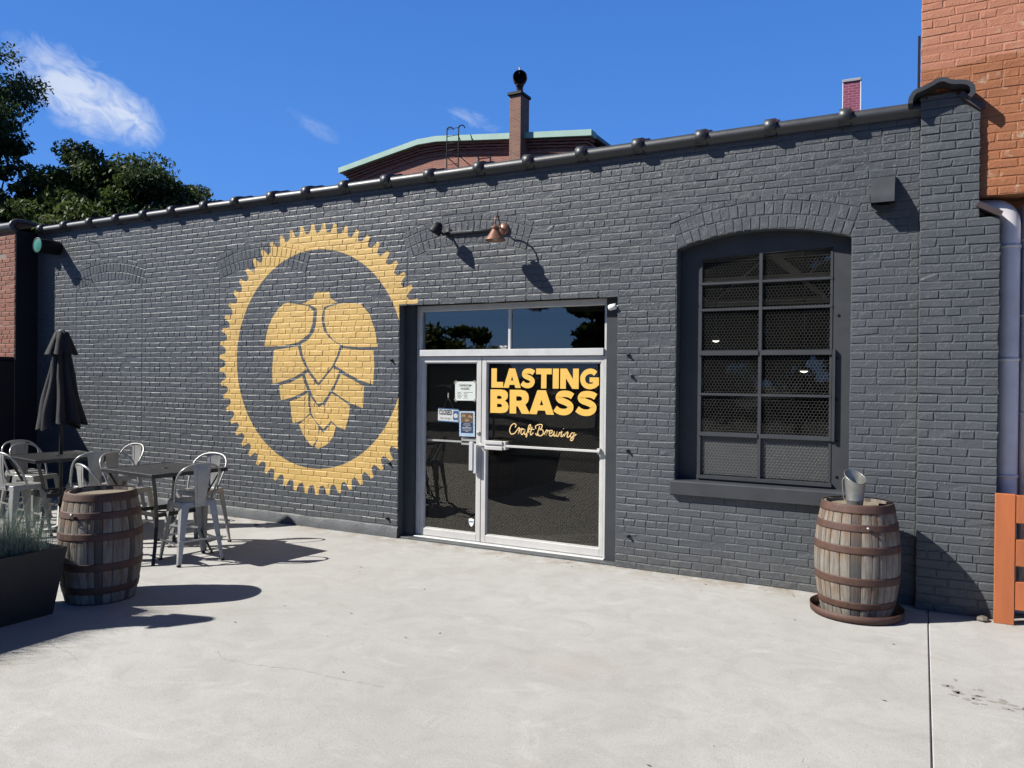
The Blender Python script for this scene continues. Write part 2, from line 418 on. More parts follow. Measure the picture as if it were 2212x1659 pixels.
def emis(name, col, s):
    m = bpy.data.materials.new(name); m.use_nodes = True; nt = m.node_tree; nt.nodes.clear()
    out = nt.nodes.new('ShaderNodeOutputMaterial'); e = nt.nodes.new('ShaderNodeEmission')
    e.inputs[0].default_value = (*col, 1); e.inputs[1].default_value = s; nt.links.new(e.outputs[0], out.inputs[0]); return m
MT['bulb'] = emis('lit_lamp', (1, .95, .85), 1.2)

def scale_albedo():
    keep = ('yellow_lettering', 'cream_lettering', 'white_paper', 'pale_blue_paper', 'white_plastic', 'aluminium_frame', 'pale_painted_frame', 'weathered_duct', 'bright_wire', 'security_wire')
    for m in bpy.data.materials:
        if not m.use_nodes or m.name in keep: continue
        for n in [n for n in m.node_tree.nodes if n.type in ('BSDF_PRINCIPLED', 'BSDF_TRANSLUCENT')]:
            sk_ = n.inputs['Base Color'] if n.type == 'BSDF_PRINCIPLED' else n.inputs['Color']
            if sk_.is_linked:
                src = sk_.links[0].from_socket; m.node_tree.links.new(mix(m.node_tree, 1.0, src, (ALB, ALB, ALB), 'MULTIPLY'), sk_)
# ------------------------------------------------------------------ world and sun
w = bpy.data.worlds.new('World'); S.world = w; w.use_nodes = True; nt = w.node_tree; nt.nodes.clear()
wo = nt.nodes.new('ShaderNodeOutputWorld'); bg = nt.nodes.new('ShaderNodeBackground')
sk = nt.nodes.new('ShaderNodeTexSky'); sk.sky_type = 'NISHITA'; sk.sun_disc = False
sk.sun_elevation = math.asin(SUN.z); sk.sun_rotation = math.atan2(SUN.x, SUN.y) % (2*math.pi)
sk.air_density = 1.0; sk.dust_density = .3; sk.ozone_density = 2.6; sk.altitude = 200
hs = nt.nodes.new('ShaderNodeHueSaturation'); hs.inputs['Saturation'].default_value = 1.15; hs.inputs['Value'].default_value = 1.2
hs.inputs['Hue'].default_value = .505
nt.links.new(sk.outputs[0], hs.inputs['Color'])
tc = nt.nodes.new('ShaderNodeTexCoord')
def pixdir(x, y): return (fw*1660 + r2*(x-1106) - u2*(y-829.5)).normalized()
def dot(v):
    d = nt.nodes.new('ShaderNodeVectorMath'); d.operation = 'DOT_PRODUCT'
    nt.links.new(tc.outputs['Generated'], d.inputs[0]); d.inputs[1].default_value = v; return d.outputs['Value']
def cloud(d, tx, a, b, seed, amt, sc=14, lo=.42, hi=.68, st=3.0):
    e1 = (tx - d*tx.dot(d)).normalized(); e2 = d.cross(e1)
    u = dot(e1); v = dot(e2); q = dot(d)
    r = mth(nt, 'ADD', mth(nt, 'POWER', mth(nt, 'DIVIDE', mth(nt, 'ABSOLUTE', u), a), 2.0), mth(nt, 'POWER', mth(nt, 'DIVIDE', mth(nt, 'ABSOLUTE', v), b), 2.0))
    f = mth(nt, 'SUBTRACT', 1.0, r, clamp=True)
    f = mth(nt, 'MULTIPLY', f, mth(nt, 'GREATER_THAN', q, 0))
    cb = nt.nodes.new('ShaderNodeCombineXYZ'); nt.links.new(u, cb.inputs[0])
    nt.links.new(mth(nt, 'MULTIPLY', v, st), cb.inputs[1]); cb.inputs[2].default_value = seed
    n = nz(nt, cb.outputs[0], sc, 9, .6, 1.3)
    g = ramp(nt, mth(nt, 'ADD', n, mth(nt, 'MULTIPLY', mth(nt, 'SUBTRACT', f, .5), .35)), [(lo, (0, 0, 0)), (hi, (1, 1, 1))])
    return mth(nt, 'MULTIPLY', mth(nt, 'MULTIPLY', g, mth(nt, 'POWER', f, .6)), amt)
def pd(x0, y0, x1, y1): return pixdir(x0, y0), (pixdir(x1, y1)-pixdir(x0, y0)).normalized()
cl = []
d, t = pd(170, 200, 250, 250); cl.append(cloud(d, t, .085, .042, 1.0, .82, 26, .34, .72, 1.7))
d, t = pd(265, 250, 330, 290); cl.append(cloud(d, t, .048, .034, 2.0, .85, 32, .34, .75, 1.5))
d, t = pd(180, 270, 240, 300); cl.append(cloud(d, t, .045, .018, 7.0, .5, 32, .38, .8, 1.5))
d, t = pd(680, 275, 740, 310); cl.append(cloud(d, t, .045, .012, 3.3, .20, 34, .42, .85, 2))
d, t = pd(1020, 258, 1090, 285); cl.append(cloud(d, t, .05, .011, 4.6, .32, 34, .42, .85, 2))
d = Vector((-.55, -.75, .36)).normalized(); cl.append(cloud(d, Vector((1, 0, .1)), .3, .12, 5.5, .8, 6, .4, .7, 2))
tot = cl[0]
for k in cl[1:]: tot = mth(nt, 'MAXIMUM', tot, k)
sep = nt.nodes.new('ShaderNodeSeparateXYZ'); nt.links.new(tc.outputs['Generated'], sep.inputs[0])
grad = ramp(nt, mth(nt, 'ABSOLUTE', sep.outputs[2]), [(0, (1.2, 3.6, 9.3)), (.25, (.88, 3.0, 8.8)), (.48, (.58, 2.2, 7.0)), (.68, (.18, .62, 2.0)), (1, (.07, .24, .8))])
skyc = mix(nt, .86, hs.outputs[0], grad)
nt.links.new(mix(nt, tot, skyc, (7.8, 8.5, 9.8)), bg.inputs[0])
bg.inputs[1].default_value = .05
nt.links.new(bg.outputs[0], wo.inputs[0])
ld = bpy.data.lights.new('sun', 'SUN'); ld.energy = 5.0; ld.angle = R(.5); ld.color = (1, .955, .88)
lo = bpy.data.objects.new('sun', ld); C.objects.link(lo); lo.rotation_euler = SUN.to_track_quat('Z', 'Y').to_euler()
lo.location = (-20, -20, 30)

# ------------------------------------------------------------------ ground
g = MB(); g.add([(-400, -400, -.05), (400, -400, -.05), (400, 400, -.05), (-400, 400, -.05)], [(0, 1, 2, 3)])
tag(g.build('ground', MT['ground']), kind='structure')
def slab(x0, x1, y0, y1):
    m = MB(); m.bbox(x0, x1, y0, y1, -.12, 0, .006); return m
a = slab(-16, .064, .6, WY+.5)
a.build('patio', MT['conc'])
tag(bpy.data.objects['patio'], kind='structure')
b = slab(.0695, 6, .6, WY+.9)
tag(b.build('pavement', MT['conc']), kind='structure')
def strip(mb, pts, wd, z, seed=0):
    rnd = random.Random(seed); P = []
    for i in range(len(pts)-1):
        a, b = Vector(pts[i]), Vector(pts[i+1]); n = max(2, int((b-a).length/.03))
        for k in range(n):
            p = a.lerp(b, k/n); P.append((p.x+rnd.uniform(-1, 1)*.008, p.y+rnd.uniform(-1, 1)*.008))
    vs = []; fs = []
    for i, p in enumerate(P):
        q = P[min(i+1, len(P)-1)]; o = P[max(i-1, 0)]
        t = Vector((q[0]-o[0], q[1]-o[1])); t = t.normalized() if t.length > 0 else Vector((1, 0)); n = Vector((-t.y, t.x))*wd*rnd.uniform(.2, 1)
        vs += [(p[0]+n.x, p[1]+n.y, z), (p[0]-n.x, p[1]-n.y, z)]
        if i: fs.append((2*i-2, 2*i-1, 2*i+1, 2*i))
    mb.add(vs, fs)
ck = MB()
for k, pts in enumerate([[(-4.17, 3.64), (-4.03, 3.55), (-3.80, 3.56), (-3.44, 3.66), (-3.24, 3.66), (-3.02, 3.68), (-2.80, 3.70)], [(-3.0, 5.9), (-2.85, 5.7)], [(-.5, 4.0), (-.42, 3.85)]]):
    strip(ck, pts, .0022, .001, k)
ck.build('crack', MT['crack'], bpy.data.objects['patio'])
st = MB(); rnd = random.Random(3)
def blob(mb, cx, cy, rx, ry, z, rnd, an=0, n=14):
    pts = [(cx+math.cos(t+an)*rx*q, cy+math.sin(t+an)*ry*q) for t, q in ((2*math.pi*k/n, rnd.uniform(.7, 1.15)) for k in range(n))]
    mb.poly(pts, 0, lambda p: (p[0], p[1], z))
blobs = []
for k in range(34):
    t = rnd.random(); cx, cy = .11+.62*t, 5.42-.40*t+rnd.gauss(0, .10)
    blob(st, cx, cy, rnd.uniform(.010, .034), rnd.uniform(.010, .028), .0012, rnd, n=10)
st.build('stain', MT['stain'], bpy.data.objects['pavement'])

# ------------------------------------------------------------------ brickwork
CH = .0705
def warp(x, z):
    return .007*noise.noise((x*.55, z*.9, 3.1)) + .003*noise.noise((x*2.1, z*2.3, 7.7))
def brick_rows(x0, x1, z0, z1, rowfn, rnd, L=.205, gap=.0075, header=6, zoff=0):
    out = []; i = 0; z = z0
    while z < z1-.02:
        zt = min(z+CH, z1); hl = (i % 7 == header); bl = L*.5 if hl else L
        off = (0 if i % 2 else bl*.52) + rnd.uniform(-.015, .015)
        for (la, lb, ra, rb) in rowfn(z, zt):      # left at bottom/top, right at bottom/top
            xl, xr = (la+lb)/2, (ra+rb)/2
            if xr-xl < .03: continue
            k = math.floor((xl-off)/(bl+gap)); x = k*(bl+gap)+off
            cuts = []
            while x < xr:
                if x > xl+.045 and x < xr-.045: cuts.append(x+rnd.uniform(-.006, .006))
                x += bl+gap
            edges = [None]+cuts+[None]
            for j in range(len(edges)-1):
                a0, a1 = (la, lb) if edges[j] is None else (edges[j]+gap/2,)*2
                b0, b1 = (ra, rb) if edges[j+1] is None else (edges[j+1]-gap/2,)*2
                out.append((a0, a1, b0, b1, z+.0040, zt-.0030))
        z += CH; i += 1
    return out
def brick_geo(br, rnd, relief=.0042, bev=.0065, dowarp=True, jit=.0022):
    """vertices (x, z, d) with d = how far it stands proud, and faces of one brick"""
    if len(br) == 6:
        a0, a1, b0, b1, z0, z1 = br; q = [(a0, z0), (b0, z0), (b1, z1), (a1, z1)]
    else: q = list(br)
    cx = sum(p[0] for p in q)/4; cz = sum(p[1] for p in q)/4
    tilt = [rnd.gauss(0, .0008) for _ in range(4)]; base = relief + rnd.gauss(0, .0009)
    if rnd.random() < .03: base -= .004; tilt = [rnd.gauss(0, .0025) for _ in range(4)]
    def inset(p, d, e):
        vx, vz = cx-p[0], cz-p[1]; hx, hz = max(abs(vx), .001), max(abs(vz), .001)
        return (p[0]+math.copysign(min(d, hx*.8), vx), p[1]+math.copysign(min(e, hz*.8), vz))
    if rnd.random() < .12: jit = jit*2.4
    Jx = [rnd.gauss(0, jit) for _ in range(4)]; Jz = [rnd.gauss(0, jit*.8) for _ in range(4)]
    vs = []
    for ring, (ins, dp) in enumerate(((0, 0), (.35, .45), (1, 1))):
        for k, p in enumerate(q):
            x, z = inset(p, ins*bev*.8, ins*bev*((1.65 if k > 1 else .45) if len(br) == 6 else 1)); x += Jx[k]; z += Jz[k]
            if dowarp: z += warp(x, z)
            vs.append((x, z, dp*(base+(tilt[k] if ring == 2 else 0)) if ring else -.001))
    fs = []
    for r in (0, 1):
        for k in range(4):
            j = (k+1) % 4; fs.append((r*4+k, r*4+j, r*4+4+j, r*4+4+k))
    fs.append((8, 9, 10, 11))
    return vs, fs
def emit(mb, bricks, T, rnd, store=None, shade=False, mi=0, **kw):
    for br in bricks:
        vs, fs = brick_geo(br, rnd, **kw)
        mb.add([T(*v) for v in vs], fs, mi, False, rnd.random() if shade else (rnd.random()**3)*.35)
        if store is not None: store.append((vs, fs))

ARCR, ARCX, HALF = 2.40, .765, .765
cz0 = 3.235-ARCR
ARCHES = [(-10.62, .02, 2), (-7.52, .03, 2), (-4.45, .10, 2), (-1.31, 0, 2)]
OPEN_W = (-2.075, -.548, .90)
def band(cx, dz0, rings):
    return cx, cz0+dz0, ARCR, ARCR+.125*rings, HALF/ARCR
def rowfn_main(zb, zt):
    zm = (zb+zt)/2; iv = [(-12.42, -.03)]
    cuts = []
    if zb > .86 and False: pass
    def sub(iv, a, b):
        out = []
        for l, r in iv:
            if b <= l or a >= r: out.append((l, r)); continue
            if a > l: out.append((l, a))
            if b < r: out.append((b, r))
        return out
    if zm < 2.70: iv = sub(iv, -5.33, -2.67)
    if zm < .14: iv = sub(iv, -12.5, -5.33)
    if .78 < zm < 3.10: iv = sub(iv, OPEN_W[0], OPEN_W[1])
    for i, (cx, dz, n) in enumerate(ARCHES):
        c, zc, ri, ro, th = band(cx, dz, n); d = zm-zc; ro += .062
        spring = zc + ri*math.cos(th)
        if d <= 0: continue
        if d < ro:
            xo = min(math.sqrt(ro*ro-d*d), d*math.tan(th)+.0)
            if d*d + 0 < ro*ro and d > ri*math.cos(th):
                xi = math.sqrt(max(0, ri*ri-d*d))
                if i == 3:
                    if zm < 3.30: iv = sub(iv, cx-xo, cx+xo)
                    else: iv = sub(iv, cx-xo, cx+xo)
                elif xo > xi:
                    if xi > .02: iv = sub(iv, cx-xo, cx-xi); iv = sub(iv, cx+xi, cx+xo)
                    else: iv = sub(iv, cx-xo, cx+xo)
        if i < 3 and .9 < zm < spring:
            for s in (-1, 1): iv = sub(iv, cx+s*HALF-.004, cx+s*HALF+.004)
    return [(l+.004, l+.004, r-.004, r-.004) for l, r in iv if r-l > .03]
rb = random.Random(11)
mainb = brick_rows(-12.42, -.03, 0, 4.10, rowfn_main, rb)
arcb = []
for i, (cx, dz, n) in enumerate(ARCHES):
    c, zc, ri, ro, th = band(cx, dz, n)
    for k in range(n):
        r0 = ri+.125*k+.004; r1 = ri+.125*(k+1)-.005
        N = int(2*th*r0/.0755)
        for j in range(N):
            a0 = -th+2*th*j/N+.0018; a1 = -th+2*th*(j+1)/N-.0018
            P = lambda r, a: (c+r*math.sin(a), zc+r*math.cos(a))
            arcb.append((P(r0, a0), P(r0, a1), P(r1, a1), P(r1, a0)))
for (cx, dz, n) in ARCHES:
    c, zc, ri, ro, th = band(cx, dz, n); r0 = ro+.003; r1 = ro+.060; N_ = int(2*th*r0/.21)
    for j in range(N_):
        a0 = -th+2*th*j/N_+.0015; a1 = -th+2*th*(j+1)/N_-.0015; P = lambda r, a: (c+r*math.sin(a), zc+r*math.cos(a)); am = (a0+a1)/2
        arcb.append((P(r0, a0), P(r0, am), P(r1, am), P(r1, a0))); arcb.append((P(r0, am), P(r0, a1), P(r1, a1), P(r1, am)))
TW = lambda x, z, d: (x, WY-d, z)
BLD = empty('brick_taproom', (-6, WY, 0)); off = Vector((-6, WY, 0))
tag(BLD, 'low dark grey painted brick building with arched window, glass shop door and yellow gear mural', 'building')
class PB(MB):       # builds a part of the taproom given in world coordinates
    def part(s, name, mats, parent=None, **kw):
        o = s.build(name, mats, None, **kw)
        if parent is None or parent == BLD:
            o.parent = BLD; o.matrix_parent_inverse = Matrix.Translation(-off)
        else:
            o.parent = parent
        return o
wall = PB(); store = []
emit(wall, mainb, TW, rb, store)
emit(wall, arcb, TW, rb, store, jit=.0016, bev=.006, relief=.0048)
# mortar plane with its openings and reveals
N = 20
def quad(x0, x1, z0, z1, y=WY): wall.add([(x0, y, z0), (x1, y, z0), (x1, y, z1), (x0, y, z1)], [(0, 1, 2, 3)])
quad(-12.42, -5.33, 0, 4.12); quad(-5.33, -2.67, 2.70, 4.12); quad(-2.67, -2.075, 0, 4.12); quad(-.548, 0, 0, 4.12)
quad(-2.075, -.548, 0, .90)
az = lambda x: cz0+math.sqrt(ARCR**2-(x+1.3115)**2)
for i in range(N):
    x0 = -2.075+1.527*i/N; x1 = -2.075+1.527*(i+1)/N
    wall.add([(x0, WY, az(x0)), (x1, WY, az(x1)), (x1, WY, 4.12), (x0, WY, 4.12)], [(0, 1, 2, 3)])
    wall.add([(x0, WY, az(x0)), (x1, WY, az(x1)), (x1, WY+.20, az(x1)), (x0, WY+.20, az(x0))], [(0, 1, 2, 3)])
for x in (-2.075, -.548): wall.add([(x, WY, .9), (x, WY+.20, .9), (x, WY+.20, 3.12), (x, WY, 3.12)], [(0, 1, 2, 3)])
for x in (-5.33, -2.67): wall.add([(x, WY, 0), (x, WY+.26, 0), (x, WY+.26, 2.70), (x, WY, 2.70)], [(0, 1, 2, 3)])
wall.add([(-5.33, WY, 2.70), (-2.67, WY, 2.70), (-2.67, WY+.26, 2.70), (-5.33, WY+.26, 2.70)], [(0, 1, 2, 3)])
# back side, so light cannot enter through the wall
for (x0, x1, z0, z1) in ((-12.4, -5.33, 0, 4.1), (-5.33, -2.67, 2.72, 4.1), (-2.67, -2.075, 0, 4.1), (-.548, 0, 0, 4.1), (-2.075, -.548, 0, .9), (-2.075, -.548, 3.25, 4.1)):
    quad(x0, x1, z0, z1, WY+.28)
wall.part('wall', MT['paint'], attr=True)
pl = PB()           # rough rendered footing on the left
n = 90
for i in range(n):
    x0 = -12.42+(7.09)*i/n; x1 = -12.42+7.09*(i+1)/n
    h = lambda x: .135+.02*noise.noise((x*2.2, 0, 1)); dd = lambda x: .012+.008*noise.noise((x*5, 2, 1))
    pl.add([(x0, WY-dd(x0)-.006, -.01), (x1, WY-dd(x1)-.006, -.01), (x1, WY-dd(x1), h(x1)-.02), (x0, WY-dd(x0), h(x0)-.02), (x1, WY+.001, h(x1)), (x0, WY+.001, h(x0))], [(0, 1, 2, 3), (3, 2, 4, 5)], 0, True)
pl.part('footing', MT['cement'])

# ------------------------------------------------------------------ mural
GC = (-6.605, 2.075)
gear = []
NT = 58
for k in range(NT):
    a0 = 2*math.pi*(k+.28)/NT; st_ = 2*math.pi/NT
    for u, r in ((0, 1.560), (.13, 1.552), (.26, 1.585), (.33, 1.63), (.38, 1.668), (.64, 1.672), (.70, 1.62), (.80, 1.575), (.9, 1.560)):
        t = a0+u*st_; gear.append((GC[0]+r*math.cos(t), GC[1]+r*math.sin(t)))
inner = [(GC[0]+1.345*math.cos(2*math.pi*k/120), GC[1]+1.35*math.sin(2*math.pi*k/120)) for k in range(120)]
HOP = [
[(-6.614,2.900),(-6.389,2.897),(-6.359,2.812),(-6.251,2.760),(-6.387,2.732),(-6.464,2.713),(-6.492,2.630),(-6.494,2.519),(-6.464,2.419),(-6.354,2.318),(-6.206,2.240),(-6.253,2.120),(-6.328,1.989),(-6.543,1.785),(-6.703,1.955),(-6.793,2.101),(-6.840,2.263),(-6.716,2.313),(-6.614,2.422),(-6.581,2.566),(-6.583,2.699),(-6.676,2.742),(-6.825,2.763),(-6.639,2.823)],
[(-7.066,2.788),(-6.854,2.758),(-6.706,2.726),(-6.632,2.667),(-6.645,2.523),(-6.702,2.391),(-6.879,2.286),(-7.152,2.244),(-7.458,2.239),(-7.419,2.428),(-7.342,2.587),(-7.219,2.721),(-7.127,2.775)],
[(-6.387,2.714),(-6.162,2.750),(-5.900,2.733),(-5.764,2.607),(-5.682,2.414),(-5.635,2.218),(-5.908,2.215),(-6.156,2.233),(-6.297,2.296),(-6.412,2.396),(-6.456,2.540),(-6.449,2.683)],
[(-7.291,2.195),(-7.060,2.216),(-6.885,2.241),(-6.847,2.124),(-6.793,2.023),(-6.732,1.949),(-6.934,1.853),(-7.147,1.795),(-7.308,1.759),(-7.319,1.966)],
[(-6.178,2.207),(-5.935,2.183),(-5.700,2.176),(-5.685,1.990),(-5.701,1.773),(-5.876,1.818),(-6.069,1.892),(-6.294,2.000),(-6.224,2.098)],
[(-7.192,1.742),(-6.994,1.785),(-6.809,1.865),(-6.778,1.787),(-6.724,1.698),(-6.842,1.640),(-6.992,1.592),(-7.160,1.555),(-7.182,1.646)],
[(-6.188,1.896),(-6.013,1.828),(-5.835,1.750),(-5.842,1.605),(-5.851,1.491),(-6.037,1.547),(-6.177,1.609),(-6.313,1.683),(-6.249,1.782)],
[(-6.770,1.888),(-6.720,1.911),(-6.543,1.741),(-6.316,1.963),(-6.214,1.935),(-6.286,1.782),(-6.375,1.660),(-6.474,1.543),(-6.552,1.524),(-6.650,1.644)],
[(-7.007,1.547),(-6.841,1.595),(-6.709,1.665),(-6.707,1.542),(-6.682,1.409),(-6.794,1.316),(-6.958,1.269),(-6.990,1.400)],
[(-6.332,1.660),(-6.177,1.587),(-6.045,1.514),(-6.063,1.384),(-6.117,1.224),(-6.243,1.258),(-6.372,1.352),(-6.442,1.504)],
[(-6.670,1.610),(-6.531,1.484),(-6.465,1.521),(-6.401,1.417),(-6.343,1.320),(-6.456,1.217),(-6.596,1.322),(-6.668,1.432)],
[(-6.676,1.387),(-6.602,1.322),(-6.537,1.247),(-6.536,1.125),(-6.628,0.999),(-6.702,1.040),(-6.792,1.148),(-6.853,1.258),(-6.764,1.328)],
[(-6.514,1.215),(-6.456,1.168),(-6.328,1.299),(-6.263,1.257),(-6.298,1.135),(-6.397,1.032),(-6.540,0.974),(-6.593,0.994),(-6.542,1.103)]]
def clip_half(P, A, B, Cc):       # keep A x + B z + C >= 0
    out = []
    for i in range(len(P)):
        p, q = P[i], P[(i+1) % len(P)]; fp = A*p[0]+B*p[1]+Cc; fq = A*q[0]+B*q[1]+Cc
        if fp >= 0: out.append(p)
        if (fp >= 0) != (fq >= 0):
            t = fp/(fp-fq); out.append((p[0]+(q[0]-p[0])*t, p[1]+(q[1]-p[1])*t))
    return out
mt = []
ng = len(gear)
# ring triangles: join outer and inner loops by angle
for i in range(ng):
    p, q = gear[i], gear[(i+1) % ng]
    ai = lambda s: (GC[0]+1.345*math.cos(math.atan2(s[1]-GC[1], s[0]-GC[0])), GC[1]+1.35*math.sin(math.atan2(s[1]-GC[1], s[0]-GC[0])))
    mt += [(p, q, ai(q)), (p, ai(q), ai(p))]
for Lp in HOP:
    v3 = [Vector((x, z, 0)) for x, z in Lp]
    mt += [tuple((v3[i].x, v3[i].y) for i in t) for t in tessellate_polygon([v3])]
mt2 = []
for t in mt:      # the painting stops at the shop front opening
    a_ = clip_half(list(t), -1, 0, -5.333)
    b_ = clip_half(clip_half(list(t), 1, 0, 5.333), 0, 1, -2.703)
    for P in (a_, b_):
        for k in range(1, len(P)-1): mt2.append((P[0], P[k], P[k+1]))
def ccw(t): return (t[1][0]-t[0][0])*(t[2][1]-t[0][1])-(t[1][1]-t[0][1])*(t[2][0]-t[0][0])
mt2 = [t if ccw(t) > 0 else t[::-1] for t in mt2 if abs(ccw(t)) > 1e-9]
mu = PB(); grid = {}
for ti, t in enumerate(mt2):
    mu.add([(p[0], WY-.0012, p[1]) for p in t], [(0, 1, 2)])
    x0, x1 = min(p[0] for p in t), max(p[0] for p in t); z0, z1 = min(p[1] for p in t), max(p[1] for p in t)
    for i in range(int(math.floor(x0/.2)), int(math.floor(x1/.2))+1):
        for j in range(int(math.floor(z0/.2)), int(math.floor(z1/.2))+1): grid.setdefault((i, j), []).append(ti)
for vs, fs in store:
    bx0, bx1 = min(v[0] for v in vs), max(v[0] for v in vs); bz0, bz1 = min(v[1] for v in vs), max(v[1] for v in vs)
    if bx1 < GC[0]-1.7 or bx0 > GC[0]+1.7 or bz1 < GC[1]-1.7 or bz0 > GC[1]+1.7: continue
    cand = set()
    for i in range(int(math.floor(bx0/.2)), int(math.floor(bx1/.2))+1):
        for j in range(int(math.floor(bz0/.2)), int(math.floor(bz1/.2))+1): cand.update(grid.get((i, j), ()))
    if not cand: continue
    shade = (rb.random()**3)*.35
    for f in fs:
        for tri in ((f[0], f[1], f[2]), (f[0], f[2], f[3])):
            A3, B3, C3 = (vs[k] for k in tri)
            det = (B3[0]-A3[0])*(C3[1]-A3[1])-(C3[0]-A3[0])*(B3[1]-A3[1])
            if abs(det) < 1e-10: continue
            dx = ((B3[2]-A3[2])*(C3[1]-A3[1])-(C3[2]-A3[2])*(B3[1]-A3[1]))/det
            dz = ((C3[2]-A3[2])*(B3[0]-A3[0])-(B3[2]-A3[2])*(C3[0]-A3[0]))/det
            base = [(A3[0], A3[1]), (B3[0], B3[1]), (C3[0], C3[1])]
            x0, x1 = min(p[0] for p in base), max(p[0] for p in base); z0, z1 = min(p[1] for p in base), max(p[1] for p in base)
            for ti in cand:
                t = mt2[ti]
                if max(p[0] for p in t) < x0 or min(p[0] for p in t) > x1 or max(p[1] for p in t) < z0 or min(p[1] for p in t) > z1: continue
                P = base
                for k in range(3):
                    a, b = t[k], t[(k+1) % 3]; A = -(b[1]-a[1]); B = (b[0]-a[0]); P = clip_half(P, A, B, -(A*a[0]+B*a[1]))
                    if len(P) < 3: break
                if len(P) < 3: continue
                mu.add([(p[0], WY-(A3[2]+dx*(p[0]-A3[0])+dz*(p[1]-A3[1]))-.0009, p[1]) for p in P], [tuple(range(len(P)))], 0, False, shade)
mo = mu.part('mural', MT['yellow'], attr=True); tag(mo, 'golden yellow painted gear ring round a hop cone')

# ------------------------------------------------------------------ coping tiles
prof = [(-.020, 4.055), (-.022, 4.082), (-.078, 4.088), (-.088, 4.115), (-.082, 4.148), (-.052, 4.172), (-.005, 4.184), (.06, 4.19), (.16, 4.192), (.26, 4.18), (.33, 4.15), (.35, 4.10), (.34, 4.06)]
def coping_tile():
    m = MB(); L = .610
    def sweep(x0, x1, s, bev=0.0):
        secs = [(x0, s*.86 if bev else s), (x0+bev, s), (x1-bev, s), (x1, s*.86 if bev else s)] if bev else [(x0, s), (x1, s)]
        vs = []; n = len(prof)
        for x, k in secs:
            for y, z in prof: vs.append((x, .145+(y-.145)*(1+(k-1)*.8), 4.055+(z-4.055)*k+(.055*min(1, max(0, (y-.05)/.15)) if k > 1.1 and y < .3 else 0)))
        fs = [(i*n+j, i*n+j+1, (i+1)*n+j+1, (i+1)*n+j) for i in range(len(secs)-1) for j in range(n-1)]
        m.add(vs, fs, 0, True)
        for i in (0, len(secs)-1):
            m.add([vs[i*n+j] for j in range(n)], [tuple(range(n))])
        k = secs[0][1]
        m.add([vs[0], vs[n-1], vs[(len(secs)-1)*n+n-1], vs[(len(secs)-1)*n]], [(0, 1, 2, 3)])
    sweep(0, L-.002, 1.0); sweep(-.045, .055, 1.21, .006)
    return m
c0 = None
xs = [-3.66+.609*k for k in range(-14, 6)]
for x in xs:
    if c0 is None:
        c0 = coping_tile().build('coping_tile', MT['coping'], BLD); o = c0
    else:
        o = c0.copy(); C.objects.link(o)
    o.location = (x+6, 0, random.uniform(-.004, .004)); o.rotation_euler.y = random.uniform(-.006, .006)
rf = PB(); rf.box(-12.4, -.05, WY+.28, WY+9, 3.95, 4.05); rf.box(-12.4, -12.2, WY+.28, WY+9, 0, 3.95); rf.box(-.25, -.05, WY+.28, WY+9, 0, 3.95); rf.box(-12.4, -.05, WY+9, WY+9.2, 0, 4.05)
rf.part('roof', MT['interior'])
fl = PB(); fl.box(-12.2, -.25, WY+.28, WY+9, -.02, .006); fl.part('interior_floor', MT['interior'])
ra = PB()
for yy in (WY+1.6, WY+4.2):
    ra.box(-12, -.3, yy, yy+.08, 3.62, 3.72); ra.box(-12, -.3, yy, yy+.08, 2.95, 3.03)
    for k in range(14):
        x = -11.8+.82*k
        ra.obox((x+.41, yy+.04, 3.33), ((.36 if k % 2 else -.36), 0, .30), (0, .03, 0), (.02, 0, .02))
ra.part('roof_truss', simple('pale_truss', (.42, .40, .36), .6))

# ------------------------------------------------------------------ buttress on the right
bt = PB(); PY = 7.12
TP = lambda x, z, d: (x, PY-d, z)
def rowfn_p(zb, zt):
    zm = (zb+zt)/2
    if zm > 4.02: return [(-.034, -.034, .36-(zm-4.02)*.8, .34-(zm-4.02)*.8)]
    if zm > 3.17: return [(-.030, -.030, .388, .388)]
    return [(-.026, -.026, .530, .530)]
pb = brick_rows(-.03, .53, 0, 4.20, rowfn_p, rb)
emit(bt, pb, TP, rb, relief=.006)
pts = [(-.022, 0), (.526, 0), (.526, 3.165), (.384, 3.165), (.384, 4.02), (.27, 4.16), (.16, 4.20), (-.03, 4.16), (-.026, 3)]
bt.poly(pts, 0, lambda p: (p[0], PY, p[1]), depth=.35)
bt.part('buttress', MT['paint'], attr=True)
cp = PB(); cps = spline([(-.125, 4.115, 0), (-.118, 4.165, 0), (-.085, 4.215, 0), (-.03, 4.235, 0), (.03, 4.258, 0), (.085, 4.285, 0), (.14, 4.283, 0), (.19, 4.255, 0), (.25, 4.245, 0), (.305, 4.225, 0), (.34, 4.185, 0), (.342, 4.13, 0), (.318, 4.095, 0)], 4)
T_ = .034; n = len(cps); vs = []; fs = []
for i, p in enumerate(cps):
    t = (cps[min(i+1, n-1)]-cps[max(i-1, 0)]).normalized(); nn = Vector((-t.y, t.x, 0))*-T_
    q = p+nn*1.0
    vs += [(p.x, 7.00, p.y), (p.x, 7.62, p.y), (q.x, 7.00, q.y), (q.x, 7.62, q.y)]
    if i:
        a, b = 4*i-4, 4*i
        fs += [(a, b, b+1, a+1), (a+2, a+3, b+3, b+2), (a, a+2, b+2, b), (a+1, b+1, b+3, a+3)]
fs += [(0, 1, 3, 2), (4*n-4, 4*n-2, 4*n-1, 4*n-3)]
cp.add(vs, fs, 0, False); cp.part('buttress_cap', MT['coping'])
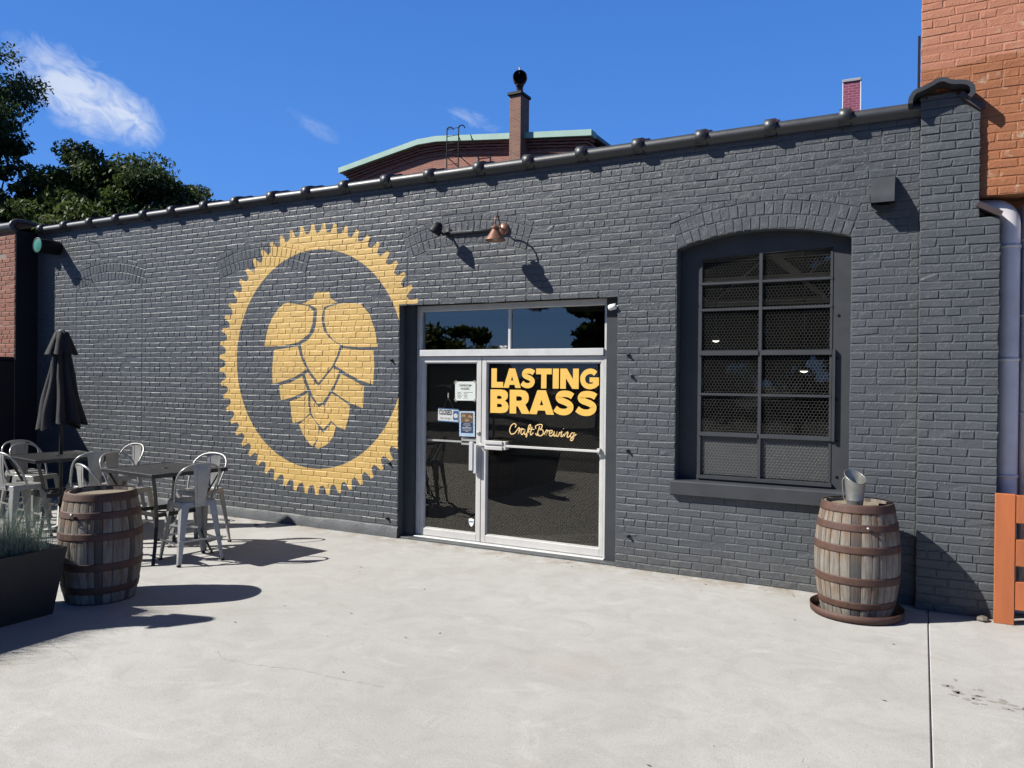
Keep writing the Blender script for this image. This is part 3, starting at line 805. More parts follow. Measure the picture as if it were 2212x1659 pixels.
for (x0, z0, x1, z1) in ((.245, 4.165, .40, 4.03), (.375, 3.275, .535, 3.18)):
    f = PB(); d = Vector((x1-x0, 0, z1-z0)); L = d.length/2; d.normalize(); nn = Vector((-d.z, 0, d.x))
    f.obox(((x0+x1)/2, PY+.06, (z0+z1)/2), d*L, (0, .10, 0), nn*.022); f.part('flashing', MT['flash'])

# ------------------------------------------------------------------ arched window
fwn = PB()
wx0, wx1 = -2.072, -.551
YF = WY+.13
def arcpoly(x0, x1, z0, top, holes, y, d, mb, mi=0):
    xs = [x0+(x1-x0)*i/16 for i in range(17)]
    pts = [(x0, z0), (x1, z0)]+[(x, top(x)) for x in xs[::-1]]
    mb.poly(pts, mi, lambda p: (p[0], y, p[1]), holes, d)
gx0, gx1, gz0, gz1 = -1.885, -.705, .955, 3.02
arcpoly(wx0, wx1, .90, lambda x: az(x)-.003, [[(gx0, gz0), (gx0, gz1), (gx1, gz1+.035), (gx1, gz0)][::1]], YF, .07, fwn)
wf = fwn.part('window', MT['smooth'])
tag(wf, 'dark painted frame of the arched window')
sl = PB(); sl.bbox(-2.11, -.52, WY-.06, WY+.14, .765, .905, .012); sl.part('sill', MT['smooth'], wf)
zr = [gz0, 1.35, 1.728, 2.12, 2.53, 2.78, gz1]
xm = -1.322
mn = PB()
mn.box(xm-.014, xm+.014, YF-.012, YF+.04, gz0, gz1+.02)
for k, z in enumerate(zr[1:-1]):
    h = .022 if k == 2 else (.018 if k == 0 else .011)
    for s in ((gx0, xm-.014), (xm+.014, gx1)): mn.box(s[0], s[1], YF-.010-(.012 if k in (0, 2) else 0), YF+.04, z-h, z+h)
for (x0, x1) in ((gx0, gx0+.020), (gx1-.020, gx1)): mn.box(x0, x1, YF-.006, YF+.04, gz0, gz1)
mn.box(gx0-.01, gx1+.01, YF-.03, YF-.001, gz0-.03, gz0+.0)
mn.box(gx1+.006, gx1+.03, YF-.035, YF-.001, 1.33, 2.145)
mn.part('glazing_bar', MT['smooth'], wf)
for ci, (x0, x1) in enumerate(((gx0+.02, xm-.014), (xm+.014, gx1-.02))):
    for k in range(6):
        z0, z1 = zr[k]+.012, zr[k+1]-.012
        if k == 5: z1 += .03
        p = PB(); p.add([(x0, YF+.02, z0), (x1, YF+.02, z0), (x1, YF+.02, z1), (x0, YF+.02, z1)], [(0, 1, 2, 3)])
        p.part('pane', MT['greypanel'] if k == 0 else MT['glass'], wf)
hx = PB(); s = .0175; rnd = random.Random(5)
def wire(mb, a, b, r=.00055):
    a = Vector(a); b = Vector(b); d = (b-a).normalized(); n1 = Vector((-d.z, 0, d.x))*r; n2 = Vector((0, r, 0))
    vs = [a+n1, a-n2, a-n1, a+n2, b+n1, b-n2, b-n1, b+n2]
    mb.add(vs, [(0, 1, 5, 4), (1, 2, 6, 5), (2, 3, 7, 6), (3, 0, 4, 7)])
w_ = s*math.sqrt(3); row = 0; z = gz0
yw = YF+.012
while z < gz1+.01:
    x = gx0+.02+(w_/2 if row % 2 else 0)
    while x < gx1-.02:
        top = (x, yw, z+s*.5)
        wire(hx, (x, yw, z-s*.5), top, .0007)
        if x-w_/2 > gx0+.015: wire(hx, top, (x-w_/2, yw, z+s))
        if x+w_/2 < gx1-.015: wire(hx, top, (x+w_/2, yw, z+s))
        x += w_
    z += 1.5*s; row += 1
hx.part('wire_mesh', MT['wire'], wf)
for z in (1.02, 1.33, 1.70, 2.06, 2.45): bo = PB(); bo.lathe([(0, 0), (.012, 0), (.012, .008), (0, .012)], 8, (gx1+.045, YF-.001, z), M=Matrix.Rotation(R(90), 3, 'X'), smooth=False); bo.part('bolt', MT['black'], wf)

# ------------------------------------------------------------------ shop front
sf = PB()
FX0, FX1 = -5.20, -2.835
y0, y1 = DY-.05, DY+.05
for (a, b, c, d) in ((FX0, FX0+.05, .03, 2.69), (FX1-.035, FX1, .03, 2.69), (FX0+.05, FX1-.035, 2.625, 2.69)): sf.box(a, b, y0, y1, c, d, b=.003)
sf.box(FX0+.05, FX1-.035, y0-.03, y1, 2.105, 2.18, b=.004)
sf.box(-4.005, -3.975, y0+.02, y1-.01, 2.18, 2.625, b=.002)
sf.box(FX0, FX1, y0-.06, y1, .0, .03, b=.004)
so = sf.part('shop_front', MT['alu']); tag(so, 'silver aluminium frame round the double door and transom')
jb = PB(); jb.box(-5.328, FX0-.002, WY+.10, DY+.06, 0, 2.70); jb.part('door_jamb', MT['smooth'])
jb = PB(); jb.box(FX1+.002, -2.672, WY+.13, DY+.06, 0, 2.70); jb.part('door_jamb', MT['smooth'])
for (a, b) in ((FX0+.05, -4.005), (-3.975, FX1-.035)):
    p = PB(); p.add([(a, DY, 2.18), (b, DY, 2.18), (b, DY, 2.625), (a, DY, 2.625)], [(0, 1, 2, 3)]); p.part('transom_pane', MT['glasst'], so)
def door(name, x0, x1, g0, g1, hand):
    m = PB(); yA, yB = DY-.045, DY-.002
    m.box(x0, g0, yA, yB, .035, 2.10, b=.003); m.box(g1, x1, yA, yB, .035, 2.10, b=.003)
    m.box(g0, g1, yA, yB, 2.035, 2.10, b=.003); m.box(g0, g1, yA, yB, .035, .115, b=.003)
    # glazing bead
    for (a, b, c, d) in ((g0, g0+.012, .115, 2.035), (g1-.012, g1, .115, 2.035), (g0+.012, g1-.012, 2.023, 2.035), (g0+.012, g1-.012, .115, .127)):
        m.box(a, b, yA+.012, yB-.002, c, d)
    o = m.part('door', MT['aluw'])
    p = PB(); a, b = g0+.012, g1-.012; p.add([(a, DY-.018, .127), (b, DY-.018, .127), (b, DY-.018, 2.023), (a, DY-.018, 2.023)], [(0, 1, 2, 3)]); p.part('pane', MT['glass'], o)
    wm = PB(); s = .0262; X0, X1, Z0, Z1 = g0+.012, g1-.012, .127, 2.023
    for sg in (1, -1):
        c = -4.0
        k = -200
        while k < 200:
            # line z = sg*(x - X0)*1.0 + Z0 + k*s
            b0 = Z0+k*s*1.414; pts = []
            for x in (X0, X1):
                pts.append((x, sg*(x-X0)+b0))
            (xa, za), (xb, zb) = pts
            def atz(z): return X0+(z-b0)/sg
            lo_, hi_ = (xa, za), (xb, zb)
            P = []
            for (x, z) in (lo_, hi_):
                if z < Z0: x = atz(Z0); z = Z0
                elif z > Z1: x = atz(Z1); z = Z1
                P.append((x, z))
            if X0-.001 <= P[0][0] <= X1+.001 and X0-.001 <= P[1][0] <= X1+.001 and P[1][0]-P[0][0] > .01:
                wire(wm, (P[0][0], DY-.013, P[0][1]), (P[1][0], DY-.013, P[1][1]), .0007)
            k += 1
    wm.part('wire_mesh', MT['doorwire'], o)
    return o
th = PB(); th.box(-5.325, -2.675, WY+.01, DY-.115, -.01, .022, b=.004); th.part('threshold', MT['cement'])
dl = door('door', -5.148, -4.330, -5.10, -4.385, 1)
tag(dl, 'narrow left glass door leaf with paper notices')
dr = door('door', -4.322, -2.872, -4.265, -2.908, -1)
tag(dr, 'wide right glass door leaf with yellow lettering')
hb = PB()
hb.box(-5.11, -4.39, DY+.012, DY+.03, 1.125, 1.145); hb.part('push_bar', MT['alu'], dl)
h = PB(); h.box(-4.445, -4.395, DY-.11, DY-.085, .83, 1.15, b=.004); h.box(-4.395, -4.355, DY-.10, DY-.05, .80, 1.12, b=.004); h.part('handle', MT['alu'], dl)
h = PB(); h.box(-4.62, -4.395, DY+.012, DY+.06, 1.10, 1.18, b=.003); h.part('latch_box', MT['aluw'], dl)
h = PB(); h.lathe([(0, 0), (.022, 0), (.022, .008), (.012, .012), (0, .012)], 14, (-4.357, DY-.045, 1.245), M=Matrix.Rotation(R(90), 3, 'X')); h.part('lock', MT['steel'], dl)
h = PB(); h.box(-4.33, -2.895, DY-.098, DY-.078, 1.11, 1.135, b=.003)
h.box(-4.33, -4.305, DY-.08, DY-.045, 1.105, 1.14); h.box(-2.93, -2.90, DY-.08, DY-.045, 1.09, 1.15); h.part('push_bar', MT['aluw'], dr)
h = PB(); h.box(-4.245, -4.02, DY-.115, DY-.10, 1.135, 1.175, b=.004); h.box(-4.245, -4.02, DY-.115, DY-.10, 1.075, 1.115, b=.004); h.box(-4.24, -3.985, DY-.10, DY-.03, 1.08, 1.17, b=.003); h.part('latch_box', MT['aluw'], dr)

# lettering on the door
def stroke(pts, wd, n=5):
    P = spline([(x, z, 0) for x, z in pts], n); A = []; B = []
    for i, p in enumerate(P):
        t = (P[min(i+1, len(P)-1)]-P[max(i-1, 0)]).normalized(); nn = Vector((-t.y, t.x, 0))
        ww = (wd(i/(len(P)-1)) if callable(wd) else wd)/2
        A.append((p.x+nn.x*ww, p.y+nn.y*ww)); B.append((p.x-nn.x*ww, p.y-nn.y*ww))
    return A, B
def put_stroke(mb, pts, wd, T, n=5):
    A, B = stroke(pts, wd, n); vs = [T(p) for ab in zip(A, B) for p in ab]
    mb.add(vs, [(2*i, 2*i+1, 2*i+3, 2*i+2) for i in range(len(A)-1)])
GL = {
'L': [([(0, 0), (0, 1), (.46, 1), (.46, .30), (1, .30), (1, 0)], [])],
'A': [([(0, 0), (.33, 1), (.67, 1), (1, 0), (.69, 0), (.64, .16), (.36, .16), (.31, 0)], [[(.43, .38), (.57, .38), (.50, .60)]])],
'T': [([(0, 1), (1, 1), (1, .71), (.67, .71), (.67, 0), (.33, 0), (.33, .71), (0, .71)], [])],
'I': [([(0, 0), (0, 1), (1, 1), (1, 0)], [])],
'N': [([(0, 0), (0, 1), (.36, 1), (.69, .48), (.69, 1), (1, 1), (1, 0), (.66, 0), (.31, .52), (.31, 0)], [])],
'B': [([(0, 0), (0, 1), (.60, 1), (.80, .97), (.93, .88), (.96, .75), (.92, .62), (.80, .53), (.94, .44), (1, .28), (.95, .12), (.82, .03), (.62, 0)], [[(.37, .73), (.54, .73), (.62, .68), (.60, .62), (.54, .60), (.37, .60)], [(.37, .39), (.56, .39), (.64, .33), (.62, .27), (.55, .25), (.37, .25)]])],
'R': [([(0, 0), (0, 1), (.58, 1), (.80, .96), (.93, .84), (.97, .67), (.93, .50), (.80, .38), (1.04, 0), (.62, 0), (.42, .30), (.34, .30), (.34, 0)], [[(.34, .73), (.52, .73), (.62, .68), (.62, .58), (.53, .54), (.34, .54)]])],
}
SS = [(.86, .76), (.72, .835), (.52, .862), (.32, .83), (.235, .72), (.29, .62), (.46, .555), (.64, .49), (.765, .385), (.74, .245), (.60, .155), (.40, .138), (.22, .185), (.08, .275)]
GG = [(.83, .74), (.70, .835), (.52, .862), (.32, .79), (.185, .63), (.165, .45), (.23, .27), (.38, .16), (.56, .138), (.72, .17), (.86, .25)]
def glyph(mb, ch, x0, x1, z0, z1, y, grow=0):
    x0 -= grow; x1 += grow; z0 -= grow; z1 += grow
    T = lambda p: (x0+p[0]*(x1-x0), y, z0+p[1]*(z1-z0))
    if ch in GL:
        for o, hs_ in GL[ch]: mb.poly(o, 0, T, hs_ if not grow else [])
    else:
        asp = (x1-x0)/(z1-z0)
        def T2(p): return (x0+p[0]*(x1-x0)/asp*1.0, y, z0+p[1]*(z1-z0))
        pts = [(a*asp, b) for a, b in (SS if ch == 'S' else GG)]
        put_stroke(mb, pts, .255, T2)
        if ch == 'G':
            mb.poly([(.52, .57), (1.0, .57), (1.0, .20), (.84, .12), (.70, .2), (.70, .34), (.52, .34)], 0, lambda p: (x0+p[0]*(x1-x0), y-.0003, z0+p[1]*(z1-z0)))
k = 1.285/1695; X = lambda v: -4.222+(v-135)*k
let = PB(); sh = PB()
for ch, a, b in (('L', 145, 342), ('A', 345, 632), ('S', 628, 872), ('T', 874, 1118), ('I', 1135, 1228), ('N', 1250, 1530), ('G', 1543, 1828)):
    e = .003 if ch in 'SG' else 0
    glyph(let, ch, X(a), X(b), 1.757-e, 1.970+e, DY-.0225)
for ch, a, b in (('B', 132, 437), ('R', 452, 772), ('A', 768, 1160), ('S', 1148, 1488), ('S', 1480, 1832)):
    e = .004 if ch in 'SG' else 0
    glyph(let, ch, X(a), X(b), 1.478-e, 1.737+e, DY-.0225)
sh.box(X(130), X(1830), DY-.0205, DY-.0200, 1.738, 1.7565)
lo_ = let.part('lettering', MT['gold'], dr); tag(lo_, 'LASTING BRASS in heavy yellow capitals')
SCR = [[(-3.911,1.326),(-3.899,1.354),(-3.927,1.367),(-3.963,1.338),(-3.978,1.288),(-3.958,1.253),(-3.918,1.262),(-3.887,1.298)],
[(-3.887,1.298),(-3.863,1.327),(-3.859,1.314),(-3.870,1.257),(-3.847,1.307),(-3.820,1.319)],
[(-3.792,1.309),(-3.824,1.308),(-3.839,1.272),(-3.823,1.252),(-3.800,1.281),(-3.788,1.313),(-3.796,1.260),(-3.776,1.261),(-3.745,1.304)],
[(-3.749,1.297),(-3.722,1.347),(-3.727,1.364),(-3.746,1.339),(-3.768,1.233),(-3.776,1.240),(-3.761,1.269),(-3.734,1.291)],
[(-3.703,1.341),(-3.722,1.270),(-3.714,1.253),(-3.687,1.279)],[(-3.734,1.315),(-3.676,1.314)],
[(-3.656,1.321),(-3.661,1.349),(-3.622,1.368),(-3.584,1.366),(-3.591,1.331),(-3.622,1.312),(-3.580,1.314),(-3.568,1.277),(-3.598,1.248),(-3.636,1.260),(-3.629,1.302),(-3.611,1.351)],
[(-3.660,1.273),(-3.644,1.253),(-3.621,1.268)],
[(-3.560,1.263),(-3.530,1.313),(-3.522,1.299),(-3.537,1.257),(-3.515,1.300),(-3.496,1.311)],
[(-3.499,1.273),(-3.465,1.291),(-3.466,1.312),(-3.492,1.300),(-3.495,1.259),(-3.469,1.253),(-3.443,1.282)],
[(-3.439,1.303),(-3.442,1.255),(-3.420,1.262),(-3.405,1.301),(-3.412,1.256),(-3.390,1.257),(-3.375,1.298)],
[(-3.368,1.285),(-3.349,1.306),(-3.360,1.258),(-3.345,1.252),(-3.327,1.280)],[(-3.333,1.337),(-3.329,1.333)],
[(-3.323,1.253),(-3.308,1.301),(-3.312,1.274),(-3.286,1.302),(-3.279,1.292),(-3.289,1.254),(-3.274,1.248),(-3.253,1.270)],
[(-3.209,1.292),(-3.234,1.294),(-3.253,1.263),(-3.238,1.247),(-3.216,1.271),(-3.202,1.299),(-3.219,1.230),(-3.241,1.213),(-3.248,1.229),(-3.223,1.247),(-3.183,1.283)]]
sc_ = PB()
for i, s_k in enumerate(SCR): put_stroke(sc_, s_k, .0102, lambda p, i=i: (p[0], DY-.0225-.0003*i, p[1]), 6)
o = sc_.part('lettering', MT['cream'], dr); tag(o, 'Craft Brewing in pale script')

def text(s, size, x, z, y, mat, parent, name='lettering', align='CENTER', sx=1.0, bold=0.0, shear=0.0):
    cu = bpy.data.curves.new('t', 'FONT'); cu.body = s; cu.size = size; cu.align_x = align; cu.offset = bold; cu.shear = shear
    t = bpy.data.objects.new('t', cu); C.objects.link(t)
    dg = bpy.context.evaluated_depsgraph_get(); me = bpy.data.meshes.new_from_object(t.evaluated_get(dg))
    bpy.data.objects.remove(t); me.name = name
    vs = [(x+v.co.x*sx, y, z+v.co.y) for v in me.vertices]
    m = MB(); m.add(vs, [tuple(p.vertices) for p in me.polygons]); bpy.data.meshes.remove(me)
    return m.build(name, mat, parent)
def sheet(name, x0, x1, z0, z1, y, mat, label, cat, tilt=0):
    c = ((x0+x1)/2, y, (z0+z1)/2); r = empty(name, c); tag(r, label, cat)
    m = MB(); m.box(x0-c[0], x1-c[0], -.0008, .0008, z0-c[2], z1-c[2]); m.build('sheet', mat, r); r.rotation_euler.y = tilt
    return r
ys = DY-.010
r = sheet('notice', -4.695, -4.425, 1.605, 1.82, ys, MT['paper'], 'white TAPROOM HOURS paper taped inside the left door', 'notice', -.01)
text('TAPROOM', .034, 0, .052, -.0018, MT['ink'], r, bold=.0006); text('HOURS', .034, 0, .015, -.0018, MT['ink'], r, bold=.0006)
li = MB()
for k in range(5):
    li.box(-.105, -.05+random.uniform(-.01, .01), -.0018, -.0012, -.018-.016*k, -.012-.016*k); li.box(-.02, .03+(.07 if k == 0 else 0), -.0018, -.0012, -.018-.016*k, -.012-.016*k)
li.build('printed_line', simple('pale_ink', (.35, .38, .36), .6), r)
for sx in (-1, 1):
    for sz in (-1, 1): tp = MB(); tp.obox((sx*.13, -.0022, sz*.103), (.016, 0, .016*sx*sz*-1), (0, .0003, 0), (.008, 0, .008*sx*sz)); tp.build('tape', MT['lens'], r)
r = sheet('closed_sign', -4.925, -4.645, 1.355, 1.51, ys, MT['white'], 'small blue and white CLOSED sign hanging inside the left door', 'sign', .03)
b_ = MB(); b_.box(-.14, .14, -.002, -.001, .0665, .0775); b_.box(-.14, .14, -.002, -.001, -.0775, -.066); b_.box(.068, .136, -.002, -.001, -.05, .055); b_.build('border', MT['blue'], r)
text('CLOSED', .078, -.036, .004, -.0022, MT['ink'], r, sx=.60, bold=.0022)
text('Please Call Again', .026, -.036, -.046, -.0022, MT['ink'], r, sx=.85, shear=.4)
cf = MB(); cf.lathe([(0, 0), (.026, 0)], 16, (.102, -.0025, .0), M=Matrix.Rotation(R(90), 3, 'X')); cf.build('clock_face', MT['white'], r)
ch = MB(); ch.obox((.105, -.003, .004), (.010, 0, .006), (0, .0003, 0), (-.0012, 0, .002)); ch.build('clock_hand', simple('orange_print', (.7, .25, .04)), r)
sg = MB(); sg.tube([(-.075, 0, .07), (-.01, 0, .20), (.075, 0, .07)], .0012, 5); sg.build('string', MT['wire'], r)
hk = MB(); hk.box(-.018, 0, -.004, .004, .20, .255, b=.002); hk.build('hook', MT['lens'], r)
r = sheet('poster', -4.635, -4.430, 1.20, 1.485, ys, simple('pale_blue_paper', (.40, .54, .70), .6), 'blue poster with a food photo taped beside the CLOSED sign', 'poster', -.01)
b_ = MB(); b_.box(-.080, .080, -.002, -.001, -.105, .015); b_.build('text_panel', MT['navy'], r)
b_ = MB(); b_.box(-.080, .080, -.002, -.001, .017, .125); b_.build('photo', MT['blackpic'], r)
rr = random.Random(2); rolls = simple('rolls', (.62, .42, .22), .6)
for k in range(6): b_ = MB(); b_.lathe([(0, 0), (.014, 0)], 9, (-.055+.022*k, -.0026, .04+rr.uniform(-.005, .055)), M=Matrix.Rotation(R(90), 3, 'X')); b_.build('bread_roll', rolls, r)
b_ = MB()
for k, wv in enumerate((.045, .05, .02, .065, .06, .055, .022)):
    b_.box(-wv, wv, -.0026, -.0021, .002-.0145*k-(.0035 if k != 3 else .005), .002-.0145*k)
b_.build('printed_line', MT['white'], r)
r = sheet('name_plate', -4.14, -4.01, 2.183, 2.228, DY-.004, MT['ink'], 'tiny black name plate with white lettering on the transom glass', 'sign')
text('Edgar Allen', .020, 0, .003, -.0018, MT['white'], r, bold=.0004); text('Furniture', .018, 0, -.016, -.0018, MT['white'], r, bold=.0004)
r = empty('sticker', (-4.455, DY-.0245, .235)); tag(r, 'shield shaped white security sticker low on the left door', 'sticker')
m = MB(); m.poly([(0, -.05), (.022, -.028), (.032, 0), (.035, .038), (0, .048), (-.035, .038), (-.032, 0), (-.022, -.028)], 0, lambda p: (p[0], 0, p[1]), depth=.001); m.build('sticker_sheet', MT['white'], r)
m = MB(); m.box(-.026, .026, -.0012, -.0006, .002, .015); m.build('printed_line', MT['blue'], r)
r = empty('security_camera', (-2.70, WY+.02, 2.58)); tag(r, 'small white security camera at the top right corner of the shop front', 'camera')
m = MB(); m.lathe([(0, -.04), (.024, -.04), (.03, -.025), (.03, .032), (.016, .04), (0, .04)], 16, (-.02, -.03, .0), M=Matrix.Rotation(R(80), 3, 'Y')); m.build('camera_body', MT['white'], r)
m = MB(); m.tube([(.02, 0, .01), (.03, .02, .0), (.03, .06, 0)], .01, 8); m.build('bracket', MT['white'], r)
for (x, z) in ((-5.43, 2.06), (-5.45, .86), (-5.47, .22), (-2.55, 2.10), (-2.545, 1.16), (-2.53, .32), (-2.52, 1.9)):
    m = PB(); m.lathe([(0, -.001), (.018, -.001), (.02, .012), (.011, .016), (.011, .035), (0, .035)], 7, (x, WY-.004, z), M=Matrix.Rotation(R(90), 3, 'X'), smooth=False); m.part('anchor_bolt', MT['black'] if z != 1.9 else MT['paint'])
for (x, z, hook) in ((-10.9, 3.83, 1), (-11.25, 3.30, 1), (-11.02, 3.28, 1)):
    m = PB(); m.tube([(x, WY, z), (x, WY-.12, z+.0), (x, WY-.13, z+.02)], .006, 6); m.part('wall_hook', MT['black'])

# ------------------------------------------------------------------ fixtures on the facade
r = empty('copper_lamp', (-3.965, WY, 3.455)); tag(r, 'copper cone shaped wall lamp above the shop door', 'wall lamp')
m = MB(); m.lathe([(0, .035), (.03, .033), (.062, .012), (.068, 0), (.068, -.004)], 24, (0, -.01, 0), M=Matrix.Rotation(R(90), 3, 'X')); m.build('backplate', MT['copper'], r)
sh0 = Vector((.045, -.27, -.165))
m = MB(); m.tube(spline([(0, -.04, 0), (0.01, -.09, .0), (.02, -.14, .06), (.04, -.22, .10), (.045, -.27, .06), (.045, -.27, .0)], 6), .008, 10); m.build('arm', MT['copper'], r)
m = MB()
m.lathe([(.110, -.0), (.104, .009), (.080, .042), (.055, .080), (.034, .112), (.030, .118), (.050, .130), (.047, .135), (.018, .152), (.010, .165), (0, .167)], 28, sh0)
m.lathe([(.110, 0), (.100, .008), (.075, .042), (.05, .080), (.0, .105)], 28, sh0); m.build('lamp_shade', MT['copper'], r)
m = MB(); m.lathe([(0, .0), (.025, .005), (.033, .03), (.028, .06), (0, .09)], 12, sh0+Vector((0, 0, -.005))); m.build('bulb', MT['lens'], r)
r = empty('floodlight', (-4.66, WY, 3.47)); tag(r, 'small black floodlight with round lens at the left end of the conduit', 'floodlight')
m = MB(); m.lathe([(0, .03), (.04, .03), (.05, 0)], 16, (0, -.005, 0), M=Matrix.Rotation(R(90), 3, 'X')); m.build('backplate', MT['black'], r)
m = MB(); m.tube([(0, -.03, 0), (-.01, -.09, -.03), (-.03, -.14, -.01)], .014, 8); m.build('arm', MT['black'], r)
Mf = Matrix.Rotation(R(28), 3, 'Y') @ Matrix.Rotation(R(168), 3, 'X')
m = MB(); m.lathe([(0, -.085), (.04, -.075), (.06, -.03), (.072, .03), (.074, .045), (.066, .045), (.064, .03)], 20, (-.04, -.20, .01), M=Mf); m.build('lamp_head', MT['black'], r)
m = MB(); m.lathe([(0, .036), (.066, .034)], 20, (-.04, -.20, .01), M=Mf); m.build('lens', MT['lens'], r)
m = PB(); m.tube([(-4.62, WY-.025, 3.465), (-3.99, WY-.025, 3.455)], .018, 10)
m.tube([(-4.35, WY-.024, 3.462), (-4.32, WY-.024, 3.4615)], .023, 10); m.part('conduit', MT['smooth'])
r = empty('wall_vent', (-.305, WY, 3.35)); tag(r, 'grey hooded wall vent high beside the buttress', 'vent')
m = MB()
secs = []; 
for i in range(9):
    t = i/8; secs.append((.03+.135*math.sin(t*math.pi/2), .235*(1-t)**.9))
vs = []
for d_, z_ in secs:
    vs += [(-.09, -d_, z_), (.09, -d_, z_)]
m.add(vs, [(2*i, 2*i+1, 2*i+3, 2*i+2) for i in range(8)], 0, True)
for sx in (-.09, .09):
    pts = [(sx, 0, .235)]+[(sx, -d_, z_) for d_, z_ in secs]+[(sx, 0, 0)]
    m.add(pts, [tuple(range(len(pts)))])
m.box(-.09, .09, -.03, 0, .235, .24)
m.build('hood', MT['smooth'], r)
m = MB(); m.box(-.06, .06, -.05, -.0, -.055, -.002); m.build('duct_collar', MT['smooth'], r)
r = empty('round_wall_light', (-11.84, WY, 3.81)); tag(r, 'round green faced wall light in the corner by the red brick pier', 'wall light')
m = MB(); Mx = Matrix.Rotation(R(90), 3, 'X'); m.lathe([(.09, 0), (.11, .02), (.11, .31), (.118, .32), (.118, .335), (.105, .335)], 24, (0, 0, 0), M=Mx); m.build('lamp_housing', MT['black'], r)
m = MB(); m.lathe([(0, .345), (.06, .342), (.106, .33)], 24, (0, 0, 0), M=Mx); m.build('lens', MT['green'], r)

# ------------------------------------------------------------------ left pier building, low wall
LW = empty('brick_pier', (-14.2, 6.88, 0)); tag(LW, 'red brick pier with dark painted side blackened for shade at the left end of the facade', 'pier')
lo2 = Vector((-14.2, 6.88, 0))
rl = random.Random(21)
m = MB(); TL = lambda x, z, d: (x+14.2, -d, z)
bb = brick_rows(-16, -12.40, 0, 4.06, lambda a, b: [(-16, -16, -12.405, -12.405)], rl)
emit(m, bb, TL, rl, shade=True, relief=.006)
m.box(-1.8, 1.798, .0, .5, 0, 4.06, 1)
m.build('brick_front', [MT['redbrick'], MT['mortar']], LW, attr=True)
m = MB(); m.box(1.80, 1.812, .004, .36, 0, 4.08); m.build('side_wall', MT['black'], LW)  # dark painted side, its colour deepened to black to stand in for shade
m = MB()
cpp = spline([(.0, 4.05, 0), (-.06, 4.10, 0), (-.07, 4.17, 0), (0, 4.22, 0), (.15, 4.23, 0), (.36, 4.20, 0)], 4)
for x0 in (1.86-.6*k for k in range(1, 7)):
    vs = []
    for x, sc2 in ((x0, 1.0), (x0+.56, 1.0)):
        for p in cpp: vs.append((x, p.x*sc2, p.y))
    n = len(cpp); m.add(vs, [(j, j+1, n+j+1, n+j) for j in range(n-1)], 0, True)
    m.tube([(x0+.56, p.x, p.y) for p in cpp], .035, 8)
m.build('coping', MT['coping'], LW)
lw = empty('low_wall', (-12.55, 5, 0)); tag(lw, 'black painted low side wall running forward from the red brick pier', 'wall')
m = MB(); m.bbox(-.15, .153, -3.2, 1.872, 0, 2.06, .003); m.build('wall', MT['black'], lw)
m = MB(); m.bbox(-.19, .18, -3.2, 1.86, 2.063, 2.12, .012); m.build('coping', MT['black'], lw)

# ------------------------------------------------------------------ orange painted brick tower on the right
TB = empty('brick_tower', (2.5, 7.16, 0)); tag(TB, 'tall orange painted brick building with peeling patches behind the buttress', 'building')
m = MB(); rt_ = random.Random(31); TT = lambda x, z, d: (x-2.5, -d, z)
def row_t(a, b):
    z = (a+b)/2; x = -.035 if z > 4.10 else .36; return [(x, x, 2.2, 2.2)]
bb = brick_rows(-.04, 2.2, 3.345, 6.2, row_t, rt_)
emit(m, bb, TT, rt_, relief=.0035, jit=.003)
m.box(-2.535, 2.5, 0, 5, 4.10, 9); m.box(-2.14, 2.5, 0, 5, 3.345, 4.10)
m.build('wall', MT['orange'], TB, attr=True)
m = MB(); m.box(-1.96, 2.5, .62, 5, 0, 3.345); m.build('lower_wall', simple('grey_lower_wall', (.30, .29, .31), .7), TB)
m = MB(); m.box(-2.56, -2.54, .02, .1, 4.2, 4.72); m.build('downpipe', MT['black'], TB)
for i, (x, r_, ztop, bend) in enumerate(((.605, .078, 3.29, 1), (.776, .09, 3.28, 0))):
    t = empty('vertical_duct', (x, 7.30, 0)); tag(t, ('pale grey metal duct that elbows down just behind the buttress', 'wide pale grey duct at the right edge beyond the elbow duct')[i], 'duct')
    m = MB()
    if bend: m.tube([(0, 0, .2)]+[(0, 0, 1+.5*k) for k in range(4)]+spline([(0, 0, 3.08), (-.008, 0, 3.17), (-.05, .0, 3.235), (-.12, 0, 3.26), (-.35, 0, 3.265)], 5), r_, 20)
    else: m.tube([(0, .05, .2), (0, .05, ztop)], r_, 20)
    m.build('duct_pipe', MT['duct'], t)
    for zz in ((1.12, 2.05, 2.95) if bend else (1.62, 2.4, 3.0)):
        m = MB(); m.tube([(0, 0 if bend else .05, zz-.012), (0, 0 if bend else .05, zz+.012)], r_+.006, 20); m.build('duct_band', MT['duct'], t)
m = empty('service_box', (.85, 7.42, 0)); tag(m, 'low grey metal housing behind the orange fence', 'box')
q = MB(); q.bbox(-.32, .6, -.05, .3, .0, 1.12, .012); q.build('housing', MT['duct'], m)
q = MB(); q.bbox(-.14, -.125, -.06, -.051, .7, 1.12, .002); q.build('seam', MT['steel'], m)

# orange fence
F = empty('orange_fence', (1.2, 7.03, 0)); tag(F, 'bright orange painted wooden board fence right of the buttress', 'fence')
m = MB(); m.bbox(-.687, -.553, -.02, .025, 0, 1.005, .004); m.build('post', MT['fence'], F)
m = MB(); m.bbox(.6, .73, -.02, .025, 0, 1.005, .004); m.build('post', MT['fence'], F)
for (a, b) in ((.785, 1.0), (.455, .66), (.118, .335)):
    m = MB(); m.bbox(-.551, .598, -.015, .02, a, b, .004); m.build('rail', MT['fence'], F)

